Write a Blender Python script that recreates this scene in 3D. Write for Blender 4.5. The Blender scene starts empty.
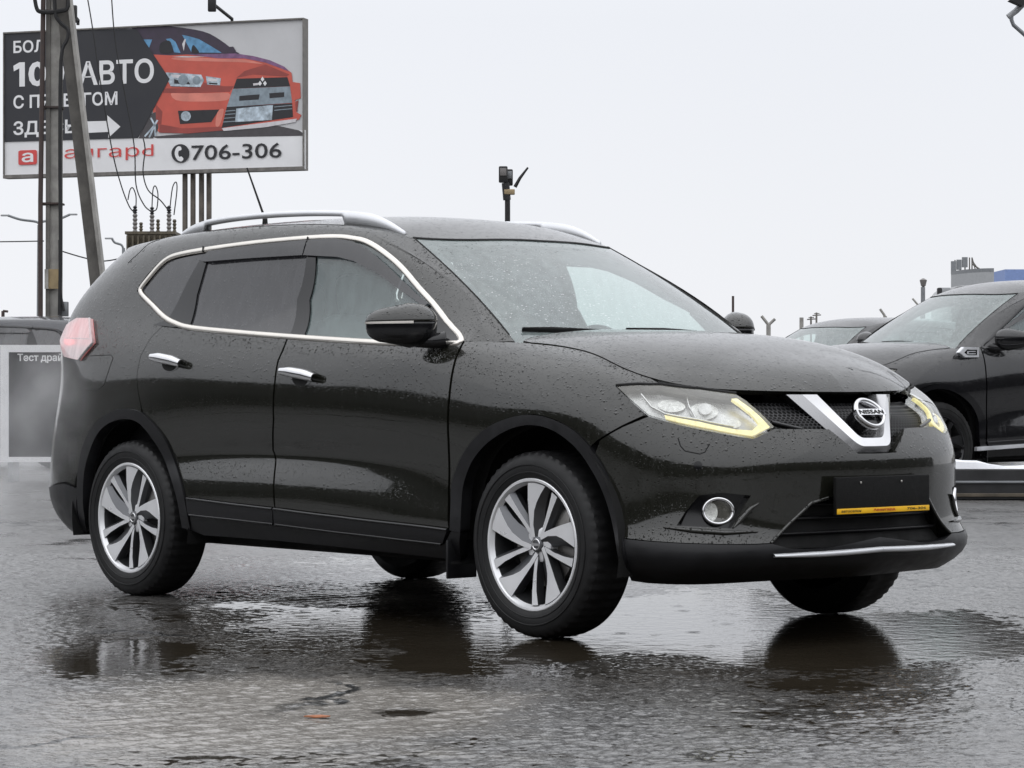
import bpy, bmesh, math, random
import numpy as np
from mathutils import Vector, Matrix
from mathutils.geometry import delaunay_2d_cdt
random.seed(7); np.random.seed(7)
SC = bpy.context.scene
COL = SC.collection
R = math.radians

# ------------------------------------------------------------------ camera
CAM = np.array([8.5717, -7.4406, .93926]); YAW, PITCH, FOC = 2.41231, .00141, 2607.7
FW = np.array([math.cos(YAW)*math.cos(PITCH), math.sin(YAW)*math.cos(PITCH), math.sin(PITCH)])
RT = np.array([math.sin(YAW), -math.cos(YAW), 0.]); UP = np.cross(RT, FW)
cd = bpy.data.cameras.new('camera'); cam = bpy.data.objects.new('camera', cd); COL.objects.link(cam)
cam.matrix_world = Matrix(((RT[0], UP[0], -FW[0], CAM[0]), (RT[1], UP[1], -FW[1], CAM[1]), (RT[2], UP[2], -FW[2], CAM[2]), (0, 0, 0, 1)))
cd.sensor_width = 36; cd.lens = FOC*36/1024; cd.clip_start = .1; cd.clip_end = 3000
SC.camera = cam

# ------------------------------------------------------------------ world, sun, exposure
w = bpy.data.worlds.new('World'); SC.world = w; w.use_nodes = True
wt = w.node_tree; wn = wt.nodes; wl = wt.links
bg = wn['Background']; bg.inputs['Strength'].default_value = .1
sky = wn.new('ShaderNodeTexSky'); sky.sky_type = 'NISHITA'; sky.sun_disc = False
SUN_EL, SUN_AZ = R(50), R(150)
sky.sun_elevation = SUN_EL; sky.sun_rotation = SUN_AZ
tc = wn.new('ShaderNodeTexCoord'); sep = wn.new('ShaderNodeSeparateXYZ'); wl.new(tc.outputs['Generated'], sep.inputs[0])
ramp = wn.new('ShaderNodeValToRGB'); wl.new(sep.outputs['Z'], ramp.inputs[0])       # cloud cover: brighter towards the zenith
e = ramp.color_ramp.elements
e[0].position = 0.0; e[0].color = (9.05, 9.15, 9.5, 1)
e[1].position = .9; e[1].color = (17.5, 17.8, 18.5, 1)
m_ = e.new(.14); m_.color = (8.7, 8.9, 9.4, 1)
ns = wn.new('ShaderNodeTexNoise'); ns.inputs['Scale'].default_value = 1.6; ns.inputs['Detail'].default_value = 3
wl.new(tc.outputs['Generated'], ns.inputs['Vector'])
mr = wn.new('ShaderNodeMapRange'); wl.new(ns.outputs['Fac'], mr.inputs[0]); mr.inputs[1].default_value = .3; mr.inputs[2].default_value = .7; mr.inputs[3].default_value = .97; mr.inputs[4].default_value = 1.03
mul = wn.new('ShaderNodeMixRGB'); mul.blend_type = 'MULTIPLY'; mul.inputs[0].default_value = 1; wl.new(ramp.outputs[0], mul.inputs[1]); wl.new(mr.outputs[0], mul.inputs[2])
mx = wn.new('ShaderNodeMixRGB'); mx.inputs[0].default_value = .97; wl.new(sky.outputs[0], mx.inputs[1]); wl.new(mul.outputs[0], mx.inputs[2])
wl.new(mx.outputs[0], bg.inputs['Color'])
sl = bpy.data.lights.new('sun', 'SUN'); so = bpy.data.objects.new('sun', sl); COL.objects.link(so)
sl.energy = .5; sl.angle = R(140); sl.color = (1, .98, .95)
so.rotation_euler = Vector((math.sin(SUN_AZ)*math.cos(SUN_EL), math.cos(SUN_AZ)*math.cos(SUN_EL), math.sin(SUN_EL))).to_track_quat('Z', 'Y').to_euler(); so.location = (0, 0, 30)
SC.view_settings.view_transform = 'Standard'; SC.view_settings.look = 'None'; SC.view_settings.exposure = 0; SC.view_settings.gamma = 1
SC.render.engine = 'CYCLES'; SC.cycles.max_bounces = 10; SC.cycles.transparent_max_bounces = 16; SC.cycles.use_denoising = True; SC.cycles.volume_bounces = 2
SC.cycles.caustics_reflective = False; SC.cycles.caustics_refractive = False

# ------------------------------------------------------------------ helpers: points from the photograph's geometry
def ray(px, py): return FW + RT*((px-512)/FOC) - UP*((py-384)/FOC)
def P(px, py, depth): return CAM + ray(px, py)*depth
def PZ(px, depth, z=0.):
    p = CAM + ray(px, 384)*depth; return np.array([p[0], p[1], z])
def on_plane(px, py, o, n):
    d = ray(px, py); t = np.dot(o-CAM, n)/np.dot(d, n); return CAM+d*t

# ------------------------------------------------------------------ helpers: materials
MATS = {}
class NT:
    def __init__(s, name):
        s.m = bpy.data.materials.new(name); s.m.use_nodes = True; s.t = s.m.node_tree; s.n = s.t.nodes; s.l = s.t.links
        s.b = s.n['Principled BSDF']; s.out = s.n['Material Output']
    def new(s, kind, **k):
        n = s.n.new('ShaderNode'+kind)
        for a, v in k.items(): setattr(n, a, v)
        return n
    def link(s, a, b): s.l.new(a, b)
    def coord(s, which='Object', scale=(1, 1, 1)):
        t = s.new('TexCoord'); mp = s.new('Mapping'); mp.inputs['Scale'].default_value = scale
        s.link(t.outputs[which], mp.inputs[0]); return mp.outputs[0]
    def noise(s, vec, scale, detail=4, rough=.55):
        n = s.new('TexNoise'); n.inputs['Scale'].default_value = scale; n.inputs['Detail'].default_value = detail; n.inputs['Roughness'].default_value = rough
        s.link(vec, n.inputs['Vector']); return n.outputs['Fac']
    def rng(s, v, a, b, c=0., d=1., smooth=False):
        n = s.new('MapRange')
        if smooth: n.interpolation_type = 'SMOOTHSTEP'
        for i, x in enumerate((a, b, c, d)): n.inputs[i+1].default_value = x
        s.link(v, n.inputs[0]); return n.outputs[0]
    def math(s, op, a, b=None, c=None):
        n = s.new('Math', operation=op)
        for i, x in enumerate((a, b, c)):
            if x is None: continue
            if isinstance(x, (int, float)): n.inputs[i].default_value = x
            else: s.link(x, n.inputs[i])
        return n.outputs[0]
    def mix(s, f, a, b, blend='MIX'):
        n = s.new('MixRGB', blend_type=blend)
        for i, x in enumerate((f, a, b)):
            if isinstance(x, (int, float)): n.inputs[i].default_value = x
            elif isinstance(x, tuple): n.inputs[i].default_value = (*x[:3], 1)
            else: s.link(x, n.inputs[i])
        return n.outputs[0]
    def bump(s, h, strength, dist, normal=None):
        n = s.new('Bump'); n.inputs['Distance'].default_value = dist
        if isinstance(strength, (int, float)): n.inputs['Strength'].default_value = strength
        else: s.link(strength, n.inputs['Strength'])
        s.link(h, n.inputs['Height'])
        if normal is not None: s.link(normal, n.inputs['Normal'])
        return n.outputs[0]
    def set(s, **k):
        for a, v in k.items():
            i = s.b.inputs[a.replace('_', ' ')]
            if isinstance(v, (int, float)): i.default_value = v
            elif isinstance(v, tuple): i.default_value = (*v[:3], 1) if len(i.default_value) == 4 else v
            else: s.link(v, i)
def simple(name, col, rough=.5, metal=0., var=.15, scale=8., bump=0., spec=.5, emit=None, coat=0.):
    """a plain finish with a little uneven wear in colour and gloss"""
    t = NT(name); v = t.coord()
    n = t.noise(v, scale, 5)
    t.set(Base_Color=t.mix(t.rng(n, .3, .7), tuple(c*(1-var) for c in col), tuple(min(1, c*(1+var)) for c in col)),
          Roughness=t.rng(n, .3, .7, max(.02, rough*(1-.2)), min(1, rough*1.2)), Metallic=metal, Specular_IOR_Level=spec, Coat_Weight=coat)
    if bump: t.set(Normal=t.bump(t.noise(v, scale*12, 3), .5, bump))
    if emit: t.set(Emission_Color=emit[0], Emission_Strength=emit[1])
    MATS[name] = t.m; return t.m

def drops(t, v, density=.8, scales=(70., 120., 200.)):
    """height field of rain beads standing on a surface"""
    hs = []
    for sc_ in scales:
        vo = t.new('TexVoronoi'); vo.inputs['Scale'].default_value = sc_; t.link(v, vo.inputs['Vector'])
        sp = t.new('SeparateColor'); t.link(vo.outputs['Color'], sp.inputs[0])
        rad = t.rng(sp.outputs[0], 1-density, 1, 0., .42)
        h = t.math('SUBTRACT', rad, vo.outputs['Distance'])
        h = t.rng(h, 0., .22, 0., 1., True)
        hs.append(t.math('MULTIPLY', h, 1./sc_))
    r = hs[0]
    for h in hs[1:]: r = t.math('ADD', r, h)
    return r

def paint(name, col, flake):
    t = NT(name); v = t.coord()
    geo = t.new('NewGeometry'); sp = t.new('SeparateXYZ'); t.link(geo.outputs['Normal'], sp.inputs[0])
    upf = t.rng(sp.outputs['Z'], .10, .5, .05, 1., True)
    h = drops(t, v)
    dirt = t.noise(t.coord(scale=(7, 7, .9)), 6, 5)
    nb = t.bump(h, upf, .95)
    wave = t.noise(v, 3.5, 2)
    nb2 = t.bump(wave, .06, .02, nb)
    lay = t.new('LayerWeight'); lay.inputs[0].default_value = .35
    c = t.mix(lay.outputs['Facing'], flake, col)
    t.set(Base_Color=c, Metallic=0., Specular_IOR_Level=.02, Roughness=t.rng(dirt, .3, .75, .4, .55), Coat_Weight=1., Coat_Roughness=t.rng(dirt, .36, .72, .012, .15), Coat_IOR=1.72, Normal=nb, Coat_Normal=nb2)
    MATS[name] = t.m
paint('olive_paint', (.0070, .0072, .0052), (.0125, .0127, .0094))
paint('black_paint', (.003, .003, .0033), (.005, .005, .0055))
simple('black_plastic', (.010, .010, .0112), .40, var=.25, scale=14, bump=.0006, spec=.35)
simple('gloss_black', (.006, .006, .007), .12)
simple('matt_black', (.004, .004, .004), .9)
simple('rubber', (.0085, .0085, .009), .55, var=.3, scale=20, bump=.0012, spec=.4)
simple('seam_black', (.003, .003, .003), .8)
simple('chrome', (.70, .70, .71), .12, 1., var=.05)
simple('satin_trim', (.70, .67, .62), .32, 1., var=.06)
simple('rail_silver', (.68, .69, .71), .42, .6, var=.06)
simple('wheel_silver', (.88, .885, .90), .32, .4, var=.06)
simple('wheel_grey', (.13, .133, .14), .35, .8, var=.1)
simple('brake_steel', (.30, .29, .28), .45, .8, var=.3)
simple('interior_dark', (.022, .022, .024), .7)
simple('seat_cloth', (.20, .21, .21), .8, var=.1)
simple('headliner', (.45, .45, .44), .9)
simple('lamp_white', (.72, .72, .72), .22, .95, var=.2, scale=60, bump=.006)
simple('lamp_grey', (.52, .52, .53), .25, .8, var=.3, scale=22, bump=.003)
simple('drl_amber', (.80, .72, .38), .35, var=.45, scale=45, emit=((1., .84, .36), .55))
simple('plate_black', (.006, .006, .006), .5, var=.6, scale=40, bump=.012, spec=.12)
simple('vee_dull_chrome', (.50, .50, .51), .25, .8, var=.05)  # duller copy of the chrome; darker reflection on the vee's side faces put in colour
simple('plate_yellow', (.95, .50, .012), .45)
simple('text_red', (.55, .03, .02), .5)
simple('text_black', (.01, .01, .01), .5)
simple('text_white', (.75, .75, .75), .5)

def lens(name, tint, gloss=.0, haze_=.0, hcol=(.5, .55, .55), droplet=.3, ior=1.5, scales=(80., 190.), emit=None):
    """clear glazing: tinted see-through + reflection + a thin film, wet on the windows"""
    t = NT(name); v = t.coord(); t.n.remove(t.b)
    tr = t.new('BsdfTransparent'); tr.inputs[0].default_value = (*tint, 1)
    gl = t.new('BsdfGlossy'); gl.inputs['Roughness'].default_value = gloss; gl.inputs['Color'].default_value = (1, 1, 1, 1)
    di = t.new('BsdfDiffuse'); di.inputs[0].default_value = (*hcol, 1)
    gm = t.new('NewGeometry'); dt = t.new('VectorMath', operation='DOT_PRODUCT'); t.link(gm.outputs['Incoming'], dt.inputs[1])
    nb = t.bump(drops(t, v, .4, scales), droplet, .4)
    t.link(nb, gl.inputs['Normal']); t.link(nb, dt.inputs[0])
    fs_ = t.math('POWER', t.math('SUBTRACT', 1, t.math('MINIMUM', 1, t.math('ABSOLUTE', dt.outputs['Value']))), 5); fres = t.math('MINIMUM', 1, t.math('ADD', t.math('MULTIPLY', fs_, .92), .075))
    m1 = t.new('MixShader'); t.link(t.rng(t.noise(t.coord(scale=(9, 9, 1.3)), 3, 5, .6), .3, .7, haze_*.8, haze_*1.22), m1.inputs[0]); t.link(tr.outputs[0], m1.inputs[1]); t.link(di.outputs[0], m1.inputs[2])
    m2 = t.new('MixShader'); t.link(fres, m2.inputs[0]); t.link(m1.outputs[0], m2.inputs[1]); t.link(gl.outputs[0], m2.inputs[2])
    t.link(m2.outputs[0], t.out.inputs['Surface']); MATS[name] = t.m
lens('windshield_glass', (.84, .93, .91), 0., .26, (.52, .60, .59), .5)
lens('side_glass', (.78, .89, .87), 0., .26, (.32, .41, .41), .25)
lens('privacy_glass', (.05, .052, .06), .03, .45, (.085, .085, .092), .25)
lens('lamp_glass', (.94, .95, .93), 0., .09, (.85, .83, .72), .12)  # film tinted pale and warm for the lit headlight's glow
lens('smoke_tint', (.10, .10, .11), .08, .5, (.05, .05, .055), .15)
lens('tail_lens', (.96, .84, .84), .02, .70, (.90, .76, .76), .3)  # milky pink film carries the steam's whitening over the lamp
simple('tail_red', (.75, .04, .04), .3, emit=((1., .12, .12), .35))
simple('tail_glow', (.9, .1, .1), .3, emit=((1., .12, .14), 1.4))

# ------------------------------------------------------------------ helpers: objects
def tag(o, label=None, cat=None, group=None, kind=None):
    if label: o['label'] = label
    if cat: o['category'] = cat
    if group: o['group'] = group
    if kind: o['kind'] = kind
    return o
def empty(name, loc=(0, 0, 0), parent=None):
    o = bpy.data.objects.new(name, None); COL.objects.link(o); o.location = loc; o.empty_display_size = .2
    if parent: o.parent = parent
    return o
def link_mesh(name, me, mat, parent=None, loc=None):
    o = bpy.data.objects.new(name, me); COL.objects.link(o)
    if mat is not None:
        for m in (mat if isinstance(mat, (list, tuple)) else [mat]): me.materials.append(MATS[m] if isinstance(m, str) else m)
    if parent is not None: o.parent = parent
    if loc is not None: o.location = loc
    return o
def mesh_raw(name, verts, faces, normals=None, smooth=True):
    me = bpy.data.meshes.new(name)
    me.from_pydata([tuple(map(float, v)) for v in verts], [], [tuple(int(i) for i in f) for f in faces])
    me.validate(verbose=False); me.update()
    if smooth: me.polygons.foreach_set('use_smooth', [True]*len(me.polygons))
    if normals is not None and len(normals) == len(me.vertices):
        me.normals_split_custom_set_from_vertices([tuple(map(float, n)) for n in normals])
    return me
class MB:
    """collects shapes and links them as ONE mesh"""
    def __init__(s): s.bm = bmesh.new()
    def box(s, c, size, rot=None, bev=0., seg=2):
        r = bmesh.ops.create_cube(s.bm, size=1.); vs = r['verts']
        for v in vs: v.co = Vector((v.co.x*size[0], v.co.y*size[1], v.co.z*size[2]))
        if bev:
            es = list({e for v in vs for e in v.link_edges})
            rr = bmesh.ops.bevel(s.bm, geom=es, offset=bev, segments=seg, affect='EDGES', profile=.5)
            vs = list({v for f in rr['faces'] for v in f.verts} | {v for v in vs if v.is_valid})
        M = Matrix.Translation(Vector(c)) @ (rot.to_4x4() if rot is not None else Matrix.Identity(4))
        for v in vs: v.co = M @ v.co
        return vs
    def tube(s, pts, rad, seg=8, cap=True):
        pts = [Vector(p) for p in pts]; n = len(pts); rings = []
        rads = rad if isinstance(rad, (list, tuple)) else [rad]*n
        prev = None
        for i, p in enumerate(pts):
            t = (pts[min(i+1, n-1)]-pts[max(i-1, 0)]).normalized()
            if prev is None:
                a = Vector((0, 0, 1)) if abs(t.z) < .9 else Vector((1, 0, 0)); u = t.cross(a).normalized()
            else: u = (prev - t*prev.dot(t)).normalized()
            prev = u; v = t.cross(u)
            rings.append([s.bm.verts.new(p+(u*math.cos(k*2*math.pi/seg)+v*math.sin(k*2*math.pi/seg))*rads[i]) for k in range(seg)])
        for a, b in zip(rings[:-1], rings[1:]):
            for k in range(seg): s.bm.faces.new((a[k], a[(k+1) % seg], b[(k+1) % seg], b[k]))
        if cap: s.bm.faces.new(rings[0][::-1]); s.bm.faces.new(rings[-1])
    def lathe(s, prof, seg=48, axis='y', closed=False, rmod=None):
        """prof: list of (r, h); revolve about an axis through the origin"""
        rings = []
        for k in range(seg):
            a = k*2*math.pi/seg; row = []
            for j, (r, h) in enumerate(prof):
                rr = r + (rmod(k, j) if rmod else 0)
                c = (rr*math.cos(a), h, rr*math.sin(a)) if axis == 'y' else (rr*math.cos(a), rr*math.sin(a), h)
                row.append(s.bm.verts.new(c))
            rings.append(row)
        m = len(prof)
        for k in range(seg):
            a, b = rings[k], rings[(k+1) % seg]
            for j in range(m if closed else m-1):
                q = (a[j], a[(j+1) % m], b[(j+1) % m], b[j])
                s.bm.faces.new(q)
    def prism(s, poly, o, ex, ey, ez, d0, d1, bev=0.):
        """a polygon in the frame (o; ex, ey), extruded along ez from d0 to d1"""
        o, ex, ey, ez = map(Vector, (o, ex, ey, ez))
        a = [s.bm.verts.new(o+ex*x+ey*y+ez*d0) for x, y in poly]; b = [s.bm.verts.new(o+ex*x+ey*y+ez*d1) for x, y in poly]
        n = len(poly); fs = [s.bm.faces.new(a[::-1]), s.bm.faces.new(b)]
        for i in range(n): fs.append(s.bm.faces.new((a[i], a[(i+1) % n], b[(i+1) % n], b[i])))
        if bev:
            es = list({e for f in fs[:2] for e in f.edges}); bmesh.ops.bevel(s.bm, geom=es, offset=bev, segments=2, affect='EDGES')
    def build(s, name, mat, parent=None, loc=None, smooth=True, angle=35):
        bmesh.ops.recalc_face_normals(s.bm, faces=s.bm.faces[:])
        me = bpy.data.meshes.new(name)
        if smooth:
            for f in s.bm.faces: f.smooth = True
            for e_ in s.bm.edges:
                if len(e_.link_faces) == 2 and e_.calc_face_angle(0) > R(angle): e_.smooth = False
        s.bm.to_mesh(me); s.bm.free()
        return link_mesh(name, me, mat, parent, loc)
def children(o): return [c for c in bpy.data.objects if c.parent == o]
def text_mesh(body, size, bold=0., spacing=1.):
    c = bpy.data.curves.new('t', 'FONT'); c.body = body; c.size = size; c.offset = bold; c.space_character = spacing; c.resolution_u = 3
    o = bpy.data.objects.new('t', c); COL.objects.link(o)
    me = bpy.data.meshes.new_from_object(o.evaluated_get(bpy.context.evaluated_depsgraph_get()))
    bpy.data.objects.remove(o); bpy.data.curves.remove(c)
    co = np.array([v.co[:] for v in me.vertices]); return co, [list(p.vertices) for p in me.polygons]
def text_on(name, body, o, ex, ey, ez, width, height, mat, parent, bold=0., thick=.002):
    """lettering lying on a plane: o is the lower left corner; thin raised letters"""
    co, fs = text_mesh(body, 1., bold)
    mn, mxx = co.min(0), co.max(0)
    sx = width/(mxx[0]-mn[0]); sy = height/(mxx[1]-mn[1])
    o, ex, ey, ez = [np.array(a, float) for a in (o, ex, ey, ez)]
    V = o + np.outer((co[:, 0]-mn[0])*sx, ex) + np.outer((co[:, 1]-mn[1])*sy, ey) + ez*thick
    return link_mesh(name, mesh_raw(name, V, fs, smooth=False), mat, parent)
# ------------------------------------------------------------------ ground: one sheet of wet asphalt with puddles
def wet_asphalt():
    t = NT('wet_asphalt'); v = t.coord('Object')
    big = t.noise(v, .35, 5, .6); mid = t.noise(v, 1.7, 5, .6); fine = t.noise(v, 60, 4, .6); grain = t.noise(v, 190, 2, .5)
    vo = t.new('TexVoronoi'); vo.inputs['Scale'].default_value = 95; t.link(v, vo.inputs['Vector'])
    sepv = t.new('SeparateXYZ'); t.link(v, sepv.inputs[0])
    # puddle masks: distorted ellipses at the low spots round the car
    def blob(cx, cy, ax, ay, ang):
        dx = t.math('SUBTRACT', sepv.outputs[0], cx); dy = t.math('SUBTRACT', sepv.outputs[1], cy); c, s = math.cos(ang), math.sin(ang)
        p = t.math('ADD', t.math('MULTIPLY', dx, c/ax), t.math('MULTIPLY', dy, s/ax)); q = t.math('ADD', t.math('MULTIPLY', dx, -s/ay), t.math('MULTIPLY', dy, c/ay))
        return t.math('SQRT', t.math('ADD', t.math('MULTIPLY', p, p), t.math('MULTIPLY', q, q)))
    wob = t.math('ADD', t.math('MULTIPLY', t.math('SUBTRACT', mid, .5), 1.5), t.math('MULTIPLY', t.math('SUBTRACT', t.noise(v, 7, 4, .6), .5), .7))
    def mask(bl, soft=.25):
        d = None
        for b in bl:
            x = blob(*b); d = x if d is None else t.math('MINIMUM', d, x)
        return t.rng(t.math('ADD', d, wob), 1+soft, 1-soft, 0, 1, True)
    pud = mask(PUDDLES); mud = mask(MUD, .35)
    pud2 = t.rng(t.math('ADD', big, t.math('MULTIPLY', t.math('SUBTRACT', mid, .5), .35)), .60, .66, 0, 1, True)
    pud = t.math('MAXIMUM', pud, t.math('MULTIPLY', pud2, .85))
    base = t.mix(t.rng(mid, .3, .7), (.042, .042, .044), (.068, .067, .068))
    base = t.mix(t.rng(vo.outputs['Distance'], .1, .6), (.11, .11, .11), base)
    g30 = t.noise(v, 19, 3, .7); g70 = t.noise(v, 75, 2, .6); grain = t.rng(t.math('ADD', t.math('MULTIPLY', g30, .6), t.math('MULTIPLY', g70, .4)), .38, .53, 0, 1, True)  # dark pits of the grain stand for cavity shade, in colour and specular
    wetz = mask(WET, .6)
    dryg = t.mix(grain, (.034, .033, .033), t.mix(t.rng(t.noise(v, 48, 2, .6), .35, .65), (.080, .079, .079), (.16, .158, .155)))
    wetg = t.mix(grain, (.012, .010, .008), (.055, .050, .044))
    base = t.mix(wetz, t.mix(t.rng(mid, .25, .75, 0, .45), dryg, t.mix(.5, dryg, wetg)), wetg)
    mudc = t.mix(t.rng(t.noise(t.coord(scale=(1, 1, 1)), 14, 5), .3, .7), (.17, .155, .135), (.30, .28, .255))
    base = t.mix(t.math('MULTIPLY', mud, .8), base, mudc)
    base = t.mix(t.math('MULTIPLY', pud, .6), base, (.020, .018, .015))
    # cracks
    vc = t.new('TexVoronoi', feature='DISTANCE_TO_EDGE'); vc.inputs['Scale'].default_value = .22
    ad = t.new('VectorMath', operation='ADD'); nn = t.new('TexNoise'); nn.inputs['Scale'].default_value = 1.8; nn.inputs['Detail'].default_value = 5; t.link(v, nn.inputs['Vector'])
    ms = t.new('VectorMath', operation='SCALE'); t.link(nn.outputs['Color'], ms.inputs[0]); ms.inputs['Scale'].default_value = .9
    t.link(v, ad.inputs[0]); t.link(ms.outputs[0], ad.inputs[1]); t.link(ad.outputs[0], vc.inputs['Vector'])
    crack = t.math('MULTIPLY', t.rng(vc.outputs['Distance'], .003, .0065, 1, 0, True), t.rng(t.noise(v, .5, 2), .48, .56, 0, 1))
    base = t.mix(crack, base, (.006, .006, .006))
    film = t.rng(mid, .35, .7, .0, 1.)
    rough = t.mix(wetz, t.mix(film, (.34,)*3, (.24,)*3), t.mix(film, (.11,)*3, (.06,)*3))
    rough = t.mix(mud, rough, (.16,)*3); rough = t.mix(pud, rough, (.012,)*3)
    h = t.math('ADD', t.math('MULTIPLY', t.rng(vo.outputs['Distance'], 0, .55, 1, 0), .0014), t.math('MULTIPLY', fine, .0009))
    h = t.math('ADD', h, t.math('MULTIPLY', t.noise(v, 30, 3, .6), .0009)); h = t.math('ADD', h, t.math('MULTIPLY', t.noise(v, 9, 3, .5), .0010))
    dry = t.math('MULTIPLY', t.math('SUBTRACT', 1, pud), t.rng(t.math('ADD', big, t.math('MULTIPLY', mid, .5)), .55, 1.0, .95, .35)); dry = t.math('MULTIPLY', dry, t.rng(wetz, 0, 1, 1, .5))
    h2 = t.math('MULTIPLY', h, dry)
    spec = t.mix(pud, t.mix(t.math('MULTIPLY', mud, .7), t.mix(grain, (.22,)*3, (1.,)*3), (1.,)*3), (.5,)*3)
    # tyre streaks in the muddy patch
    
    dr = R(82); cb = t.new('CombineXYZ')
    for k, (a_, b_, f_) in enumerate(((math.cos(dr), math.sin(dr), .9), (-math.sin(dr), math.cos(dr), 8.))):
        t.link(t.math('ADD', t.math('MULTIPLY', sepv.outputs[0], a_*f_), t.math('MULTIPLY', sepv.outputs[1], b_*f_)), cb.inputs[k])
    st = t.noise(cb.outputs[0], 2.0, 5, .6)
    h2 = t.math('ADD', h2, t.math('MULTIPLY', t.math('MULTIPLY', st, mud), .004))
    # rings and ripples of rain in the standing water
    rv = t.new('TexVoronoi'); rv.inputs['Scale'].default_value = 9; t.link(v, rv.inputs['Vector'])
    rs = t.new('SeparateColor'); t.link(rv.outputs['Color'], rs.inputs[0])
    dd = t.math('MULTIPLY', rv.outputs['Distance'], 60.); ringw = t.math('MULTIPLY', t.math('SINE', dd), t.rng(rv.outputs['Distance'], .05, .5, 1., 0.))
    ringw = t.math('MULTIPLY', ringw, t.rng(rs.outputs[0], .72, .76, 0, 1))
    h2 = t.math('ADD', h2, t.math('MULTIPLY', t.math('MULTIPLY', ringw, pud), .00035))
    h2 = t.math('ADD', h2, t.math('MULTIPLY', t.noise(v, 9, 3, .5), .0012))
    t.set(Base_Color=base, Roughness=rough, Specular_IOR_Level=spec, IOR=1.45, Normal=t.bump(h2, 1., 1.))
    MATS['wet_asphalt'] = t.m
def gp(px, py):
    d = ray(px, py); s = -CAM[2]/d[2]; return (CAM+d*s)[:2]
def ellg(px, py, wpx, hpx):
    """an ellipse on the ground: centre, half axes across and along the line of sight"""
    c = gp(px, py); a = np.linalg.norm(gp(px+wpx, py)-c); b = np.linalg.norm(gp(px, py-hpx)-gp(px, py+hpx))/2
    return (float(c[0]), float(c[1]), float(a), float(b), math.atan2(RT[1], RT[0]))
PUDDLES = [ellg(765, 634, 175, 30), ellg(540, 655, 110, 20), ellg(95, 652, 50, 13), ellg(405, 712, 30, 3.5), ellg(1010, 650, 60, 14), ellg(210, 757, 45, 2)]
WET = [ellg(420, 620, 290, 64), ellg(800, 640, 230, 60), ellg(120, 650, 110, 22), ellg(1000, 645, 60, 16)]
MUD = [ellg(280, 715, 230, 40), ellg(330, 597, 90, 8)]
wet_asphalt()
def ground_mesh():
    """one sheet: a finely modelled apron of worn asphalt round the car, coarse beyond it"""
    rng = np.random.default_rng(5); FH = np.array([FW[0], FW[1]])/math.hypot(FW[0], FW[1]); RH = RT[:2]
    ds = [5.9]
    while ds[-1] < 15.2: ds.append(ds[-1]+.0075*max(1., ds[-1]/8.))
    ds = np.array(ds); xs = np.arange(-3.15, 3.1501, .0085); nx, ny = len(xs), len(ds)
    def blur(a, n):
        for _ in range(n):
            a = (np.roll(a, 1, 0)+2*a+np.roll(a, -1, 0))*.25; a = (np.roll(a, 1, 1)+2*a+np.roll(a, -1, 1))*.25
        return a/a.std()
    def broad(k):
        a = rng.standard_normal((nx//k+3, ny//k+3)); a = blur(a, 2); i = np.arange(nx)/k; j = np.arange(ny)/k
        i0 = i.astype(int); j0 = j.astype(int); fi = (i-i0)[:, None]; fj = (j-j0)[None]; fi = fi*fi*(3-2*fi); fj = fj*fj*(3-2*fj)
        r = a[i0][:, j0]*(1-fi)*(1-fj)+a[i0+1][:, j0]*fi*(1-fj)+a[i0][:, j0+1]*(1-fi)*fj+a[i0+1][:, j0+1]*fi*fj
        return r/r.std()
    X, D = np.meshgrid(xs, ds, indexing='ij'); WX = CAM[0]+FH[0]*D+RH[0]*X; WY = CAM[1]+FH[1]*D+RH[1]*X
    wob = broad(11)*.10+broad(26)*.26+broad(90)*.30
    def field(bl):
        f = np.zeros_like(X)
        for cx, cy, ax, ay, an in bl:
            dx, dy = WX-cx, WY-cy; p = (dx*math.cos(an)+dy*math.sin(an))/ax; q = (-dx*math.sin(an)+dy*math.cos(an))/ay
            f = np.maximum(f, np.clip(1.45-np.sqrt(p*p+q*q)+wob, 0, 1))
        return f*f*(3-2*f)
    pud, wet, mud = field(PUDDLES), field(WET), field(MUD)
    stones = np.tanh(blur(rng.standard_normal((nx, ny)), 1)*.9)
    h = stones*.0019+blur(rng.standard_normal((nx, ny)), 7)*.0010+broad(14)*.0008
    h *= (1-.3*mud)*(1-.15*wet)
    h += broad(60)*.0012*(1-mud)
    # ruts left in the mud
    ct, st_ = math.cos(R(82)), math.sin(R(82)); rr = (-WX*st_+WY*ct)+broad(50)*.012
    h += mud*.0022*np.sin(rr*60+broad(40)*1.2)*(.6+.4*np.sin(rr*13))
    h -= .0064*pud+.0042*wet*(1-mud)+.0006*broad(120)
    h += .0028
    e_ = np.minimum(np.minimum(X+3.15, 3.15-X)/.3, np.minimum(D-5.9, 15.2-D)/.6); h *= np.clip(e_, 0, 1)
    V = np.stack([WX, WY, h], -1).reshape(-1, 3)
    idx = np.arange(nx*ny).reshape(nx, ny); F = np.stack([idx[:-1, :-1], idx[1:, :-1], idx[1:, 1:], idx[:-1, 1:]], -1).reshape(-1, 4)
    # coarse frame out to the horizon
    def at(x, d): return [CAM[0]+FH[0]*d+RH[0]*x, CAM[1]+FH[1]*d+RH[1]*x, 0.]
    gx = [-900, -40, xs[0], xs[-1], 40, 900]; gd = [-900, -30, ds[0], ds[-1], 60, 1200]; o = len(V); fr = np.array([at(x, d) for x in gx for d in gd]); V = np.concatenate([V, fr])
    F2 = [(o+i*6+j, o+(i+1)*6+j, o+(i+1)*6+j+1, o+i*6+j+1) for i in range(5) for j in range(5) if not (i == 2 and j == 2)]
    F = np.concatenate([F, np.array(F2)])
    me = bpy.data.meshes.new('ground'); me.vertices.add(len(V)); me.vertices.foreach_set('co', V.ravel())
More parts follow.
